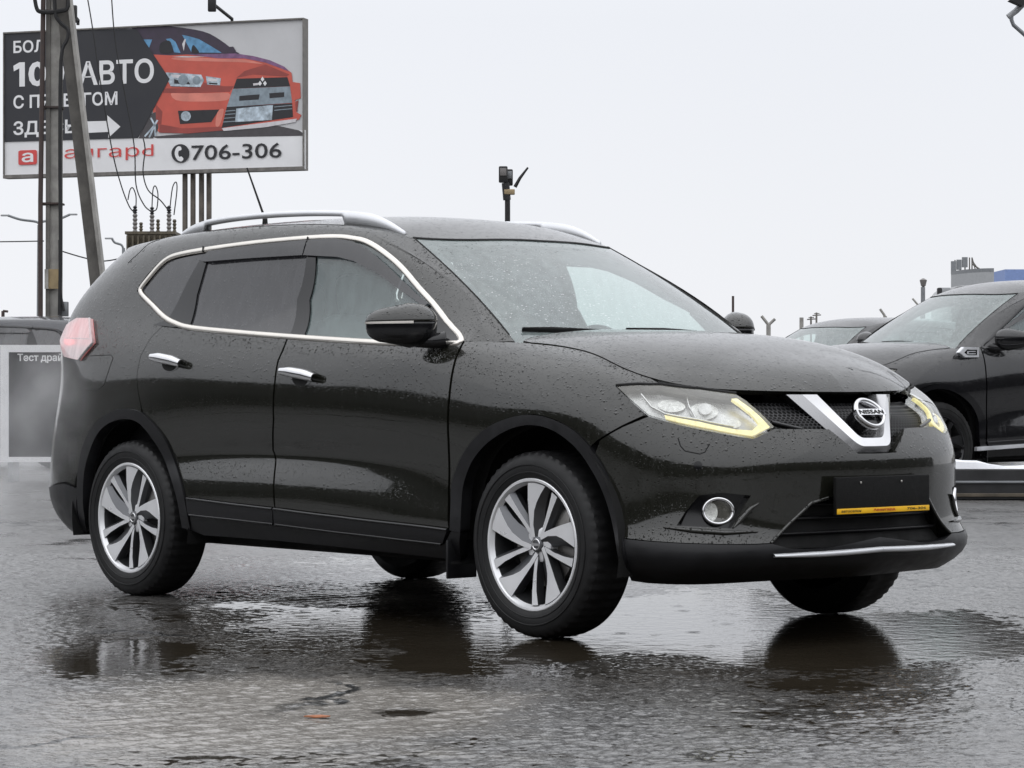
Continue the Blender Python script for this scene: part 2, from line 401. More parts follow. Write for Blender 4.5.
    me.loops.add(F.size); me.loops.foreach_set('vertex_index', F.ravel().astype(np.int32)); me.polygons.add(len(F))
    me.polygons.foreach_set('loop_start', np.arange(0, F.size, 4, dtype=np.int32)); me.polygons.foreach_set('use_smooth', np.ones(len(F), bool))
    me.update(calc_edges=True)
    tag(link_mesh('ground', me, 'wet_asphalt'), kind='structure')
    m = MB(); q = [m.bm.verts.new((*at(x, d)[:2], -.0014)) for x, d in ((-2.85, 6.5), (2.85, 6.5), (2.85, 14.6), (-2.85, 14.6))]; m.bm.faces.new(q)
    tag(m.build('puddle_water', 'puddle_water', smooth=False), kind='structure')
t = NT('puddle_water'); v = t.coord()
rv = t.new('TexVoronoi'); rv.inputs['Scale'].default_value = 7; t.link(v, rv.inputs['Vector']); rs = t.new('SeparateColor'); t.link(rv.outputs['Color'], rs.inputs[0])
ringw = t.math('MULTIPLY', t.math('MULTIPLY', t.math('SINE', t.math('MULTIPLY', rv.outputs['Distance'], 55.)), t.rng(rv.outputs['Distance'], .04, .45, 1., 0.)), t.rng(rs.outputs[0], .74, .78, 0, 1))
t.set(Base_Color=t.mix(t.noise(v, 3, 4), (.020, .016, .011), (.034, .028, .020)), Roughness=.015, IOR=1.36, Specular_IOR_Level=.5, Normal=t.bump(t.math('ADD', t.math('MULTIPLY', ringw, .0003), t.math('MULTIPLY', t.noise(v, 13, 4), .0019)), 1., 1.)); MATS['puddle_water'] = t.m
ground_mesh()
lf = MB(); c = gp(316, 719); lf.prism([(-.035, 0), (-.012, .022), (.012, .026), (.04, .006), (.03, -.014), (0, -.022)], (c[0], c[1], .006), RT, (FW[0], FW[1], 0), (0, 0, 1), 0, .003)
simple('dead_leaf', (.30, .10, .035), .6, var=.3, scale=60)
tag(lf.build('fallen_leaf', 'dead_leaf', smooth=False), 'small orange fallen leaf lying on the muddy wet asphalt', 'leaf')
# ------------------------------------------------------------------ the car: body surfaces
class NCS:
    """natural cubic spline through (xs, Y)"""
    def __init__(s, xs, Y):
        s.x = np.asarray(xs, float); s.y = np.asarray(Y, float)
        if s.y.ndim == 1: s.y = s.y[:, None]
        n = len(s.x); h = np.diff(s.x); A = np.zeros((n, n)); B = np.zeros_like(s.y)
        A[0, 0] = A[-1, -1] = 1
        for i in range(1, n-1):
            A[i, i-1] = h[i-1]; A[i, i] = 2*(h[i-1]+h[i]); A[i, i+1] = h[i]
            B[i] = 6*((s.y[i+1]-s.y[i])/h[i]-(s.y[i]-s.y[i-1])/h[i-1])
        s.m = np.linalg.solve(A, B); s.h = h
    def __call__(s, q):
        q = np.atleast_1d(np.asarray(q, float)); i = np.clip(np.searchsorted(s.x, q)-1, 0, len(s.h)-1)
        h = s.h[i][:, None]; qc = np.clip(q, s.x[0], s.x[-1]); a = ((s.x[i+1]-qc)[:, None])/h; b = 1-a
        return a*s.y[i]+b*s.y[i+1]+((a**3-a)*s.m[i]+(b**3-b)*s.m[i+1])*h*h/6
def mirrored(xs, Y, lo=True, hi=True, odd=()):
    """add mirrored knots at the centre lines so the spline crosses them squarely"""
    xs = list(map(float, xs)); Y = [list(map(float, np.atleast_1d(y))) for y in Y]
    def flip(y): return [-v if k in odd else v for k, v in enumerate(y)]
    X2, Y2 = xs[:], Y[:]
    if lo: X2 = [2*xs[0]-xs[2], 2*xs[0]-xs[1]]+X2; Y2 = [flip(Y[2]), flip(Y[1])]+Y2
    if hi: X2 = X2+[2*xs[-1]-xs[-2], 2*xs[-1]-xs[-3]]; Y2 = Y2+[flip(Y[-2]), flip(Y[-3])]
    return NCS(X2, Y2)
PLAN = [(2.285, 0), (2.266, .25), (2.205, .50), (2.09, .69), (1.93, .81), (1.72, .872), (1.5, .902), (1.2, .908), (.9, .908), (.4, .91), (-.2, .91), (-.8, .912),
        (-1.2, .915), (-1.55, .905), (-1.86, .880), (-2.125, .815), (-2.275, .68), (-2.345, .46), (-2.375, .22), (-2.385, 0)]
planS = mirrored(range(20), PLAN, odd=(1,))
STN = {  # (z, offset) rows from the underside to the top edge
 0:   [(.22, -.16), (.28, -.05), (.345, .0), (.41, -.012), (.48, -.012), (.56, -.005), (.64, 0), (.70, -.008), (.76, -.03), (.82, -.062), (.87, -.10), (.922, -.175)],
 2:   [(.22, -.15), (.28, -.04), (.345, .012), (.41, -.005), (.48, -.01), (.56, -.004), (.64, 0), (.70, -.008), (.76, -.03), (.82, -.06), (.87, -.10), (.928, -.195)],
 3.4: [(.215, -.10), (.275, -.0), (.345, .045), (.41, .022), (.48, .005), (.56, 0), (.64, 0), (.71, -.008), (.78, -.027), (.85, -.06), (.90, -.10), (.942, -.18)],
 4.3: [(.215, -.10), (.275, -.02), (.345, .025), (.41, .012), (.48, .002), (.56, 0), (.65, 0), (.73, -.004), (.81, -.022), (.88, -.05), (.93, -.085), (.968, -.14)],
 5.5: [(.22, -.10), (.28, -.03), (.345, .0), (.42, -.0), (.5, -.003), (.6, -.003), (.7, 0), (.79, 0), (.87, -.010), (.95, -.045), (1.005, -.095), (1.04, -.165)],
 7:   [(.22, -.10), (.28, -.05), (.345, -.02), (.42, -.01), (.5, -.010), (.6, -.008), (.7, -.002), (.8, .002), (.9, -.008), (1.0, -.040), (1.075, -.105), (1.108, -.185)],
 8:   [(.22, -.10), (.28, -.055), (.345, -.02), (.42, -.008), (.5, -.016), (.6, -.017), (.7, -.008), (.8, 0), (.9, -.006), (1.0, -.025), (1.075, -.055), (1.12, -.10)],
 9.5: [(.22, -.10), (.28, -.055), (.345, -.025), (.41, -.004), (.535, -.007), (.635, -.034), (.705, -.024), (.78, -.006), (.88, 0), (.98, -.010), (1.07, -.035), (1.145, -.075)],
 11:  [(.22, -.10), (.28, -.055), (.345, -.025), (.41, -.004), (.535, -.007), (.63, -.031), (.70, -.021), (.78, -.005), (.88, 0), (.98, -.006), (1.09, -.032), (1.188, -.075)],
 12.5:[(.22, -.10), (.28, -.05), (.345, -.02), (.42, -.005), (.5, -.006), (.6, -.006), (.7, 0), (.8, .003), (.9, 0), (1.0, -.012), (1.12, -.042), (1.232, -.088)],
 14:  [(.23, -.10), (.29, -.05), (.35, -.02), (.42, 0), (.5, 0), (.6, -.002), (.7, -.002), (.8, -.004), (.9, -.012), (1.0, -.026), (1.13, -.050), (1.26, -.090)],
 15.5:[(.26, -.12), (.31, -.06), (.36, -.025), (.42, -.004), (.5, .004), (.6, .0), (.7, -.010), (.8, -.028), (.9, -.046), (1.0, -.052), (1.13, -.050), (1.26, -.085)],
 19:  [(.25, -.10), (.30, -.03), (.36, 0), (.43, .01), (.5, .01), (.6, .005), (.7, -.015), (.8, -.05), (.9, -.06), (1.0, -.07), (1.13, -.09), (1.26, -.13)]}
sk = sorted(STN); stnS = mirrored(sk, [np.array(STN[k]).ravel() for k in sk])
NR = 12
rowB = NCS(range(NR), np.eye(NR))
def Tsurf(uv):
    u = uv[:, 0]; v = np.clip(uv[:, 1], 0, NR-1)
    p = planS(u); t = planS(u+1e-3)-planS(u-1e-3); n = np.stack([-t[:, 1], t[:, 0]], 1)*-1
    n /= np.linalg.norm(n, axis=1)[:, None]
    s = stnS(u).reshape(-1, NR, 2); b = rowB(v)
    z = (s[:, :, 0]*b).sum(1); d = (s[:, :, 1]*b).sum(1)
    out = p+n*d[:, None]
    return np.stack([out[:, 0], -out[:, 1], z], 1)
zcS = NCS([-2.35, -2.1, -1.8, -1.4, -.9, -.4, 0, .12, .25, .44, .6], [1.555, 1.60, 1.648, 1.684, 1.700, 1.696, 1.672, 1.653, 1.621, 1.562, 1.505])
zeS = NCS([-2.35, -2.1, -1.8, -1.4, -.9, -.4, 0, .12, .25, .44, .6], [1.51, 1.556, 1.597, 1.632, 1.650, 1.644, 1.611, 1.587, 1.546, 1.490, 1.44])
EDGE = [(.44, 0), (.425, .22), (.375, .42), (.255, .558), (.16, .603), (.04, .620), (-.15, .628), (-.5, .632), (-.95, .628), (-1.3, .618), (-1.53, .606), (-1.72, .588), (-1.88, .548), (-1.98, .46), (-2.03, .33), (-2.06, .16), (-2.07, 0)]
edgeS = mirrored(range(3, 20), EDGE, odd=(1,))
BASE = [(1.135, 0, 1.150), (1.10, .32, 1.150), (1.03, .57, 1.148), (.985, .675, 1.145), (.945, .752, 1.135)]
def roofz(x, yl):
    c = zcS(x)[:, 0]; e_ = zeS(x)[:, 0]; return c-(c-e_)*np.clip(np.abs(yl)/.63, 0, 1.2)**2.3
_tb = Tsurf(np.array([[u, NR-1.] for u in range(8, 13)])); _tb[:, 1] *= -1
baseS = mirrored(range(3, 9), BASE+[tuple(_tb[0])], hi=False, odd=(1,))
def Gsurf(uw):
    u = uw[:, 0]; w_ = uw[:, 1][:, None]; us = np.clip(u, 8, 19)
    top = np.stack([us, np.full_like(us, NR-1.)], 1); b = Tsurf(top); b1 = Tsurf(top-np.array([0, .05]))
    sl_ = b-b1; sl_[:, 1] *= -1; b[:, 1] *= -1; sl_ /= np.linalg.norm(sl_, axis=1)[:, None]
    bs = baseS(np.clip(u, 1.6, 8)); f = (u < 8)[:, None]
    B = np.where(f, bs, b)
    e2 = edgeS(u); E_ = np.stack([e2[:, 0], e2[:, 1], roofz(e2[:, 0], e2[:, 1])], 1)
    L = np.linalg.norm(E_-B, axis=1)[:, None]; ch = (E_-B)/L
    k = np.clip((u-5.6)/2.6, 0, 1)[:, None]; k = k*k*(3-2*k)                      # 0 on the windscreen, 1 on the side
    kr = np.clip((u-15)/1.5, 0, 1)[:, None]
    sd = ch*(1-k)+sl_*k; sd = sd*(1-.5*kr)+ch*.5*kr; sd /= np.linalg.norm(sd, axis=1)[:, None]
    te = edgeS(u+1e-3)-edgeS(u-1e-3); on = np.stack([te[:, 1]*1, -te[:, 0]*1], 1); on /= np.linalg.norm(on, axis=1)[:, None]
    outw = np.concatenate([on, np.zeros((len(u), 1))], 1)
    bow = np.stack([.35*np.ones_like(u), np.zeros_like(u), .94*np.ones_like(u)], 1)
    P1 = B+sd*L*.36
    kq = np.clip((u-12.5)/3, 0, 1)[:, None]; kq = kq*kq*(3-2*kq)
    P2s = E_+outw*.115*(1-.8*kq)+np.array([0, 0, -.035]); P2w = E_-ch*L*.34+bow*.022
    P1 = P1*k+(B+ch*L*.34+bow*.03)*(1-k)
    P2 = P2s*k+P2w*(1-k)
    out = (1-w_)**3*B+3*(1-w_)**2*w_*P1+3*(1-w_)*w_*w_*P2+w_**3*E_
    out[:, 1] *= -1; return out
hcS = NCS([.9, 1.1, 1.3, 1.5, 1.7, 1.85, 1.95, 2.03, 2.08, 2.115], [1.178, 1.172, 1.163, 1.146, 1.113, 1.070, 1.028, .984, .950, .922])
def Hsurf(ub):
    """bonnet: ribs from its spine out to its edge; ub = (station, 0 spine .. 1 edge)"""
    u = np.clip(ub[:, 0], 0, 7.6); b = ub[:, 1][:, None]
    E_ = Tsurf(np.stack([u, np.full_like(u, NR-1.)], 1)); E_[:, 1] *= -1
    f = u/7.3; xc = 1.84-.10*f-.60*f**3.2
    h = hcS(xc)[:, 0]; sl = (hcS(xc+.005)[:, 0]-hcS(xc-.005)[:, 0])/.01
    C_ = np.stack([xc, np.zeros_like(xc), h], 1); d = E_-C_; d[:, 2] = 0; L = np.linalg.norm(d, axis=1)[:, None]; d /= L
    s1 = d.copy(); s1[:, 2] = sl*d[:, 0]
    kf = np.clip((u-3.4)/1.6, 0, 1); kf = (kf*kf*(3-2*kf))[:, None]
    P1 = C_+s1*L*(.44*(1-kf)+.50*kf)
    P2 = E_-d*L*(.22*(1-kf)+.26*kf); P2[:, 2] += ((C_-E_)[:, 2:3]*(.62*(1-kf)+.80*kf))[:, 0]
    out = (1-b)**3*C_+3*(1-b)**2*b*P1+3*(1-b)*b*b*P2+b**3*E_
    out[:, 1] *= -1; return out
def Rsurf(xy):
    return np.stack([xy[:, 0], -xy[:, 1], roofz(xy[:, 0], xy[:, 1])], 1)
SURF = {'T': (Tsurf, (.24, .075), ((-1.5, 19), (0, NR-1))), 'G': (Gsurf, (.24, .52), ((1.6, 19), (-.08, 1))), 'H': (Hsurf, (.24, .6), ((0, 7.6), (0, 1))), 'R': (Rsurf, (1, 1), ((-2.3, .6), (-.1, .65)))}
SGN = {'T': 1, 'G': 1, 'H': 1, 'R': 1}
def SN(kind, q, h=2e-3):
    """points and outward unit normals of a body surface"""
    f, sc_, dom = SURF[kind]; q = np.asarray(q, float)
    a = np.array([h/sc_[0], 0]); b = np.array([0, h/sc_[1]])
    lo = np.array([d[0] for d in dom]); hi = np.array([d[1] for d in dom])
    if kind in 'TG': lo[0] -= 1; hi[0] += 1
    qa, qb, qc, qd = np.clip(q+a, lo, hi), np.clip(q-a, lo, hi), np.clip(q+b, lo, hi), np.clip(q-b, lo, hi)
    if kind == 'H':
        q2 = np.stack([np.maximum(q[:, 0], .45), np.maximum(q[:, 1], .02)], 1); qa, qb, qc, qd = [np.clip(q2+k_, [0, 0], hi) for k_ in (a, -a, b, -b)]
    n = np.cross(f(qa)-f(qb), f(qc)-f(qd)); n /= np.linalg.norm(n, axis=1)[:, None]+1e-12
    return f(q), n*SGN[kind]
for kd, probe, want in (('T', (9.5, 6.), (0, -1, 0)), ('G', (9.5, .5), (0, -1, 0)), ('H', (6., .3), (0, 0, 1)), ('R', (-.5, .3), (0, 0, 1))):
    if np.dot(SN(kd, [probe])[1][0], want) < 0: SGN[kd] = -1
def project(p):
    d = p-CAM; z = d@FW; return np.stack([512+FOC*(d@RT)/z, 384-FOC*(d@UP)/z], 1)
CACHE = {}
for kd, (f, sc_, dom) in SURF.items():
    g = np.stack(np.meshgrid(np.linspace(*dom[0], 400), np.linspace(*dom[1], 120), indexing='ij'), -1).reshape(-1, 2)
    p, n = SN(kd, g); fr = ((CAM-p)*n).sum(1) > 0
    CACHE[kd] = (g[fr], project(p[fr]))
def dom(kind, pts, base=None):
    """outline points -> surface coordinates; ('d', a, b) is already in them"""
    f, sc_, dm = SURF[kind]; out = []
    for q in pts:
        if q[0] == 'd': out.append((q[1], q[2])); continue
        flag = q[0] if isinstance(q[0], str) else ''            # 'c': put on the centre line, 't': on the top edge
        if flag: q = q[1:]
        g, px = CACHE[kind]; t = np.array(q, float)
        i = ((px-t)**2).sum(1).argmin(); c = g[i].copy(); best = (((px[i]-t)**2).sum(), c.copy())
        for it in range(12):
            h = np.array([.004/sc_[0], .004/sc_[1]])
            p0 = project(f(c[None]))[0]; r = p0-t; e2 = (r**2).sum()
            if e2 < best[0]: best = (e2, c.copy())
            if e2 < 1e-4: break
            J = np.stack([(project(f((c+np.array([h[0], 0]))[None]))[0]-p0)/h[0], (project(f((c+np.array([0, h[1]]))[None]))[0]-p0)/h[1]], 1)
            try: st = np.linalg.solve(J, -r)
            except np.linalg.LinAlgError: break
            lim = np.array([.08/sc_[0], .08/sc_[1]]); st = np.clip(st, -lim, lim)
            c = np.clip(c+st, [dm[0][0], dm[1][0]], [dm[0][1], dm[1][1]])
        if best[0] > 9: print('far outline point', kind, q, best[0]**.5)
        c = best[1]
        if flag == 'c': c[0] = 0
        if flag == 't': c[1] = NR-1
        out.append(tuple(c))
    return np.array(out)
def smooth_path(pts, n=6, closed=False):
    """centripetal-like rounding of a pixel path"""
    pts = [np.array(p, float) for p in pts]; m = len(pts); out = []
    for i in range(m if closed else m-1):
        p0 = pts[(i-1) % m] if closed or i > 0 else pts[i]; p1 = pts[i]; p2 = pts[(i+1) % m]; p3 = pts[(i+2) % m] if closed or i+2 < m else p2
        for k in range(n):
            t = k/n; out.append(tuple(.5*((2*p1)+(-p0+p2)*t+(2*p0-5*p1+4*p2-p3)*t*t+(-p0+3*p1-3*p2+p3)*t**3)))
    if not closed: out.append(tuple(pts[-1]))
    return out
def inside(pts, poly):
    x, y = pts[:, 0], pts[:, 1]; r = np.zeros(len(pts), bool); n = len(poly)
    for i in range(n):
        x1, y1 = poly[i]; x2, y2 = poly[(i+1) % n]
        if y1 == y2: continue
        c = ((y1 > y) != (y2 > y)) & (x < (x2-x1)*(y-y1)/(y2-y1)+x1); r ^= c
    return r
def densify(poly, step, closed=True):
    out = []; n = len(poly)
    for i in range(n if closed else n-1):
        a, b = poly[i], poly[(i+1) % n]; k = max(1, int(np.ceil(np.linalg.norm(b-a)/step)))
        for j in range(k): out.append(a+(b-a)*j/k)
    if not closed: out.append(poly[-1])
    return np.array(out)
def inset(poly, d):
    """shrink a polygon (metres) a little so that neighbouring panels leave a gap"""
    a = .5*sum(poly[i][0]*poly[(i+1) % len(poly)][1]-poly[(i+1) % len(poly)][0]*poly[i][1] for i in range(len(poly)))
    s = 1 if a > 0 else -1; n = len(poly); out = []
    for i in range(n):
        t = poly[(i+1) % n]-poly[i-1]; L = np.linalg.norm(t)+1e-9
        out.append(poly[i]+s*d*np.array([-t[1], t[0]])/L)
    return np.array(out)
def tri(kind, poly, holes=(), res=.03, gap=0., lo0=False):
    f, sc_, dm = SURF[kind]; sc_ = np.array(sc_)
    P_ = densify(np.array(poly)*sc_, res*.6)
    z0 = P_[:, 0] < 1e-6
    if gap: P_ = inset(P_, gap)
    if lo0: P_[z0, 0] = 0
    Hs = [densify(np.array(h)*sc_, res*.6) for h in holes]
    lo, hi = P_.min(0), P_.max(0)
    gx = np.arange(lo[0]+res/2, hi[0], res); gy = np.arange(lo[1]+res/2, hi[1], res)
    g = np.stack(np.meshgrid(gx, gy, indexing='ij'), -1).reshape(-1, 2)
    if len(g):
        k = inside(g, P_)
        for h in Hs: k &= ~inside(g, h)
        g = g[k]
    if len(g):
        allb = np.concatenate([P_]+Hs); d = np.full(len(g), 9.)
        for b in allb: d = np.minimum(d, ((g-b)**2).sum(1))
        g = g[d > (res*.45)**2]
    verts = list(map(Vector, P_)); edges = [(i, (i+1) % len(P_)) for i in range(len(P_))]
    for h in Hs:
        o = len(verts); verts += list(map(Vector, h)); edges += [(o+i, o+(i+1) % len(h)) for i in range(len(h))]
    verts += list(map(Vector, g))
    vo, eo, fo, ov, oe, of = delaunay_2d_cdt(verts, edges, [], 0, 1e-7)
    V = np.array([v[:] for v in vo]); F = np.array([f_ for f_ in fo if len(f_) == 3])
    c = V[F].mean(1); k = inside(c, P_)
    for h in Hs: k &= ~inside(c, h)
    if not k.any(): raise ValueError("empty panel %s %s" % (kind, np.array(poly).round(2).tolist()))
    return V/sc_, F[k]
def panel_mesh(name, kind, poly, holes=(), off=0., thick=.012, res=.03, gap=0., both=False, side=1):
    """a body panel trimmed out of a surface, with returned edges of its own thickness"""
    q, F = tri(kind, poly, holes, res, gap, both and kind == 'T'); p, n = SN(kind, q)
    V = p+n*(off(q)[:, None] if callable(off) else off)
    ec = {}
    for t in F:
        for a, b in ((t[0], t[1]), (t[1], t[2]), (t[2], t[0])): ec[(a, b)] = 1
    if (np.cross(V[F[:, 1]]-V[F[:, 0]], V[F[:, 2]]-V[F[:, 0]])*n[F[:, 0]]).sum() < 0:
        F = F[:, ::-1]; ec = {(b, a): 1 for a, b in ec}
    be = [(a, b) for a, b in ec if (b, a) not in ec and not (both and abs(V[a][1]) < 1e-4 and abs(V[b][1]) < 1e-4)]
    Vs, Ns, Fs = [V], [n], [F]
    quads = []
    if thick:
        bi = sorted({i for e_ in be for i in e_}); mp = {i: k for k, i in enumerate(bi)}
        o = len(V); m = len(bi); top = V[bi]; bot = top-n[bi]*thick
        sn = np.zeros((m, 3))
        for a, b in be:
            s_ = np.cross(V[b]-V[a], n[a]); s_ /= np.linalg.norm(s_)+1e-12; sn[mp[a]] += s_; sn[mp[b]] += s_
        sn /= np.linalg.norm(sn, axis=1)[:, None]+1e-12
        Vs += [top, bot]; Ns += [sn, sn]
        for a, b in be: quads.append((o+mp[b], o+mp[a], o+m+mp[a], o+m+mp[b]))
    V = np.concatenate(Vs); N = np.concatenate(Ns); faces = [tuple(t) for t in F]+quads
    fl = np.array([1, -1, 1])
    if both:
        k = len(V); V = np.concatenate([V, V*fl]); N = np.concatenate([N, N*fl]); faces += [tuple(i+k for i in f_)[::-1] for f_ in faces]
    elif side < 0: V = V*fl; N = N*fl; faces = [f_[::-1] for f_ in faces]
    return mesh_raw(name, V, faces, N)
def panel(name, kind, pts, mat, parent, holes=(), both=False, pair=True, **k):
    """right side object and its mirror image on the left (or one object across the centre line)"""
    q = dom(kind, pts); hs = [dom(kind, h) for h in holes]
    a = link_mesh(name, panel_mesh(name, kind, q, hs, both=both, **k), mat, parent)
    if both or not pair: return [a]
    return [a, link_mesh(name, panel_mesh(name, kind, q, hs, side=-1, **k), mat, parent if not isinstance(parent, tuple) else parent[1])]
def sweep_mesh(name, kind, pts, width, height, off=0., step=.012, closed=False, both=False, side=1, prof=None):
    """a raised bead following a line on the surface"""
    f, sc_, dm = SURF[kind]; sc_ = np.array(sc_)
    q = densify(np.array(pts)*sc_, step, closed)/sc_; p, n = SN(kind, q); m = len(p)
    t = np.roll(p, -1, 0)-np.roll(p, 1, 0)
    if not closed: t[0] = p[1]-p[0]; t[-1] = p[-1]-p[-2]
    t /= np.linalg.norm(t, axis=1)[:, None]+1e-12; b = np.cross(n, t); b /= np.linalg.norm(b, axis=1)[:, None]
    wd = np.interp(np.linspace(0, 1, m), np.linspace(0, 1, len(width)), width) if isinstance(width, (list, tuple)) else np.full(m, width)
    prof = prof or [(-.5, -.6), (-.5, .35), (-.3, .9), (0, 1.), (.3, .9), (.5, .35), (.5, -.6)]
    V = np.stack([p+n*off+b*(a*wd)[:, None]+n*(h*height) for a, h in prof], 1).reshape(-1, 3); c = len(prof); faces = []
    for i in range(m if closed else m-1):
        j = (i+1) % m
        for k in range(c-1): faces.append((i*c+k, i*c+k+1, j*c+k+1, j*c+k))
    fl = np.array([1, -1, 1])
    if both:
        k = len(V); V = np.concatenate([V, V*fl]); faces += [tuple(i+k for i in f_)[::-1] for f_ in faces]
    elif side < 0: V = V*fl; faces = [f_[::-1] for f_ in faces]
    return mesh_raw(name, V, faces)
def sweep(name, kind, pts, mat, parent, width, height, pair=True, both=False, **k):
    q = dom(kind, pts)
    a = link_mesh(name, sweep_mesh(name, kind, q, width, height, both=both, **k), mat, parent)
    if both or not pair: return [a]
    return [a, link_mesh(name, sweep_mesh(name, kind, q, width, height, side=-1, **k), mat, parent)]
# ------------------------------------------------------------------ the olive car: panels
car = empty('parked_car'); tag(car, 'wet dark olive crossover with chrome window trim and lit headlights on the asphalt', 'car')
ARCH_F_OUT = smooth_path([(451.5, 530), (452.5, 503), (454, 481), (465, 453), (483.8, 431), (508.8, 418.8), (533.8, 415), (558.8, 421.9), (580.6, 436), (599.4, 459.4), (611.9, 484.4), (619.7, 509.4), (624.4, 537.5), (630, 574)], 4)
ARCH_F_IN = smooth_path([(462, 532), (463.4, 503), (465.5, 484), (474, 461), (490, 442), (511.9, 429), (533.8, 425), (555.6, 431), (577.5, 447.9), (593, 469.8), (604, 491.6), (611.9, 515.6), (618, 546.9), (622.5, 576)], 4)
ARCH_R_OUT = smooth_path([(84, 530), (79.6, 510), (79, 476.7), (84, 447), (95.7, 424), (113, 411.6), (127.9, 408.7), (142.6, 412.8), (157, 426.9), (169, 444.5), (179, 470.8), (185, 494), (188.5, 511.8), (192, 529)], 4)
ARCH_R_IN = smooth_path([(88.5, 531), (85, 505), (85.5, 476), (90, 455), (99, 434), (112, 422.5), (128, 419), (141, 423.5), (154, 438.6), (164.5, 456), (173, 479.6), (179.5, 503), (183.5, 527)], 4)
def near(path, a, b): return [p for p in path if a <= p[0] <= b]
G_ = dict(gap=.0022)
HL = [(616.5, 386), (638, 384.9), (661, 385), (700, 389.5), (735.4, 394.2), (746, 401), (756, 409.5), (774, 427), (753.6, 437), (712, 429.8), (665, 419.4), (648.5, 414.7), (636, 404)]
# front wing
top_f = [('d', u, NR-1.) for u in (4.45, 5, 5.5, 6, 6.5, 7, 7.5, 8.0)]
arch_f = [p for p in ARCH_F_OUT if p[1] < 520]
wing_arch = [p for p in arch_f if p[0] <= 592]
fender = [('t', 461, 345), (460, 350), (454.8, 364), (451.7, 380), (449.6, 400), (449, 440), (449.3, 490), (450, 520)] + wing_arch[:] + [(600, 439), (622, 426), (646, 414.9), (636, 405), (616, 386.2), (640, 384.2), (660, 383.5)] + top_f[:-1]
wings = panel('front_wing', 'T', fender, 'olive_paint', car, **G_)
# doors: painted skin, black lower cladding, glass
b_gap = [('t', 287, 339), (283, 350), (278, 361), (274.8, 383), (273.6, 420), (273, 450), (274, 480), (275, 508)]
fdoor = [('t', 460.5, 345), (459, 350), (453.8, 364), (450.7, 380), (448.6, 400), (448, 440), (448.3, 490), (449, 529)] + [(400, 523), (340, 516)] + b_gap[::-1]
fdoors = panel('front_door', 'T', fdoor, 'olive_paint', car, **G_)
r_edge = [('t', 163, 321.6), (151.8, 336.4), (140.5, 356), (136.6, 376), (138.2, 393), (142.6, 412.3)]
rdoor = r_edge + [p for p in ARCH_R_OUT if p[0] > 145 and p[1] < 500] + [(187, 497.5), (230, 503)] + b_gap[::-1]
rdoors = panel('rear_door', 'T', rdoor, 'olive_paint', car, **G_)
for drs, poly in ((fdoors, [(275.5, 509), (340, 517), (400, 524), (449, 530), (444.5, 542.5), (400, 537.5), (340, 530.5), (276, 522.5)]), (rdoors, [(188, 498.5), (230, 504), (274.5, 509), (275, 522.3), (230, 517.5), (190, 513.5)])):
    q = dom('T', poly)
    for sd, d in zip((1, -1), drs): link_mesh('door_cladding', panel_mesh('door_cladding', 'T', q, off=.012, thick=.03, side=sd), 'black_plastic', d)
for drs, l1, l2 in ((fdoors, [(276, 508.6), (340, 516.6), (400, 523.6), (449, 529.6)], [(277, 523.4), (340, 531.4), (400, 538.4), (443, 543.2)]), (rdoors, [(189, 498.3), (230, 503.6), (274.3, 508.6)], [(191, 514.3), (230, 518.2), (274.5, 523)])):
    for l in (l1, l2):
        q = dom('T', l)
        for sd, d in zip((1, -1), drs): link_mesh('cladding_edge', sweep_mesh('cladding_edge', 'T', q, .010, .007, off=.011 if l is l1 else .008, side=sd), 'gloss_black', d)
for drs, c, tilt in ((fdoors, (297.5, 374.5), 0), (rdoors, (166.5, 360.5), 0)):
    k = 1. if drs is fdoors else .88
    bowl = dom('T', [(c[0]+2+13*k*math.cos(a), c[1]+3+9.5*k*math.sin(a)) for a in np.linspace(0, 2*math.pi, 25)[:-1]])
    hole = dom('T', [(c[0]+3+8*k*math.cos(a), c[1]+4.5+7*k*math.sin(a)) for a in np.linspace(0, 2*math.pi, 21)[:-1]])
    bar = dom('T', [(c[0]-12*k, c[1]-2.0), (c[0]-4*k, c[1]-1.5), (c[0]+10*k, c[1]+1), (c[0]+21*k, c[1]+4.2)])
    for sd, d in zip((1, -1), drs):
        h = link_mesh('door_handle', sweep_mesh('door_handle', 'T', bar, [.030, .044, .045, .044, .034], .018, off=.022, side=sd), 'chrome', d)
        link_mesh('handle_recess', panel_mesh('handle_recess', 'T', bowl, off=.0012, thick=.002, side=sd, res=.012), 'olive_paint', d)
        link_mesh('handle_shade', panel_mesh('handle_shade', 'T', hole, off=.0022, thick=.002, side=sd, res=.012), 'matt_black', d)  # flat black disc on the skin for the shade inside the handle cup
# rear quarter
quarter = r_edge[:-1] + [(141.5, 411.8)] + [p for p in ARCH_R_OUT if p[0] < 141 and p[1] < 487 and p[1] < 480][::-1] + [(79, 487), (66, 481.5), ('d', 15.6, 3.55), ('d', 16.3, 3.5), ('d', 16.3, NR-1.)] + [('d', u, NR-1.) for u in (15.5, 15, 14.5, 14, 13.5, 13)]
quarters = panel('rear_quarter_panel', 'T', quarter, 'olive_paint', car)
panel('tailgate', 'T', [('d', 16.32, 3.55), ('d', 19, 3.55), ('d', 19, NR-1.), ('d', 16.32, NR-1.)], 'olive_paint', car, both=True)
rb = panel('rear_bumper', 'T', [(79.5, 489), (66, 483.5), ('d', 15.6, 3.45), ('d', 16.3, 3.4), ('d', 19, 3.4), ('d', 19, .4), ('d', 15.5, .4), ('d', 14.35, .4), (84.5, 531)], 'black_plastic', car, both=True, off=.008, thick=.03)
# fuel flap line on the right quarter
link_mesh('fuel_flap', sweep_mesh('fuel_flap', 'T', dom('T', [(90, 356), (111, 355), (113, 358), (104, 385), (98, 390), (85, 389)]), .003, .0012), 'seam_black', quarters[0])
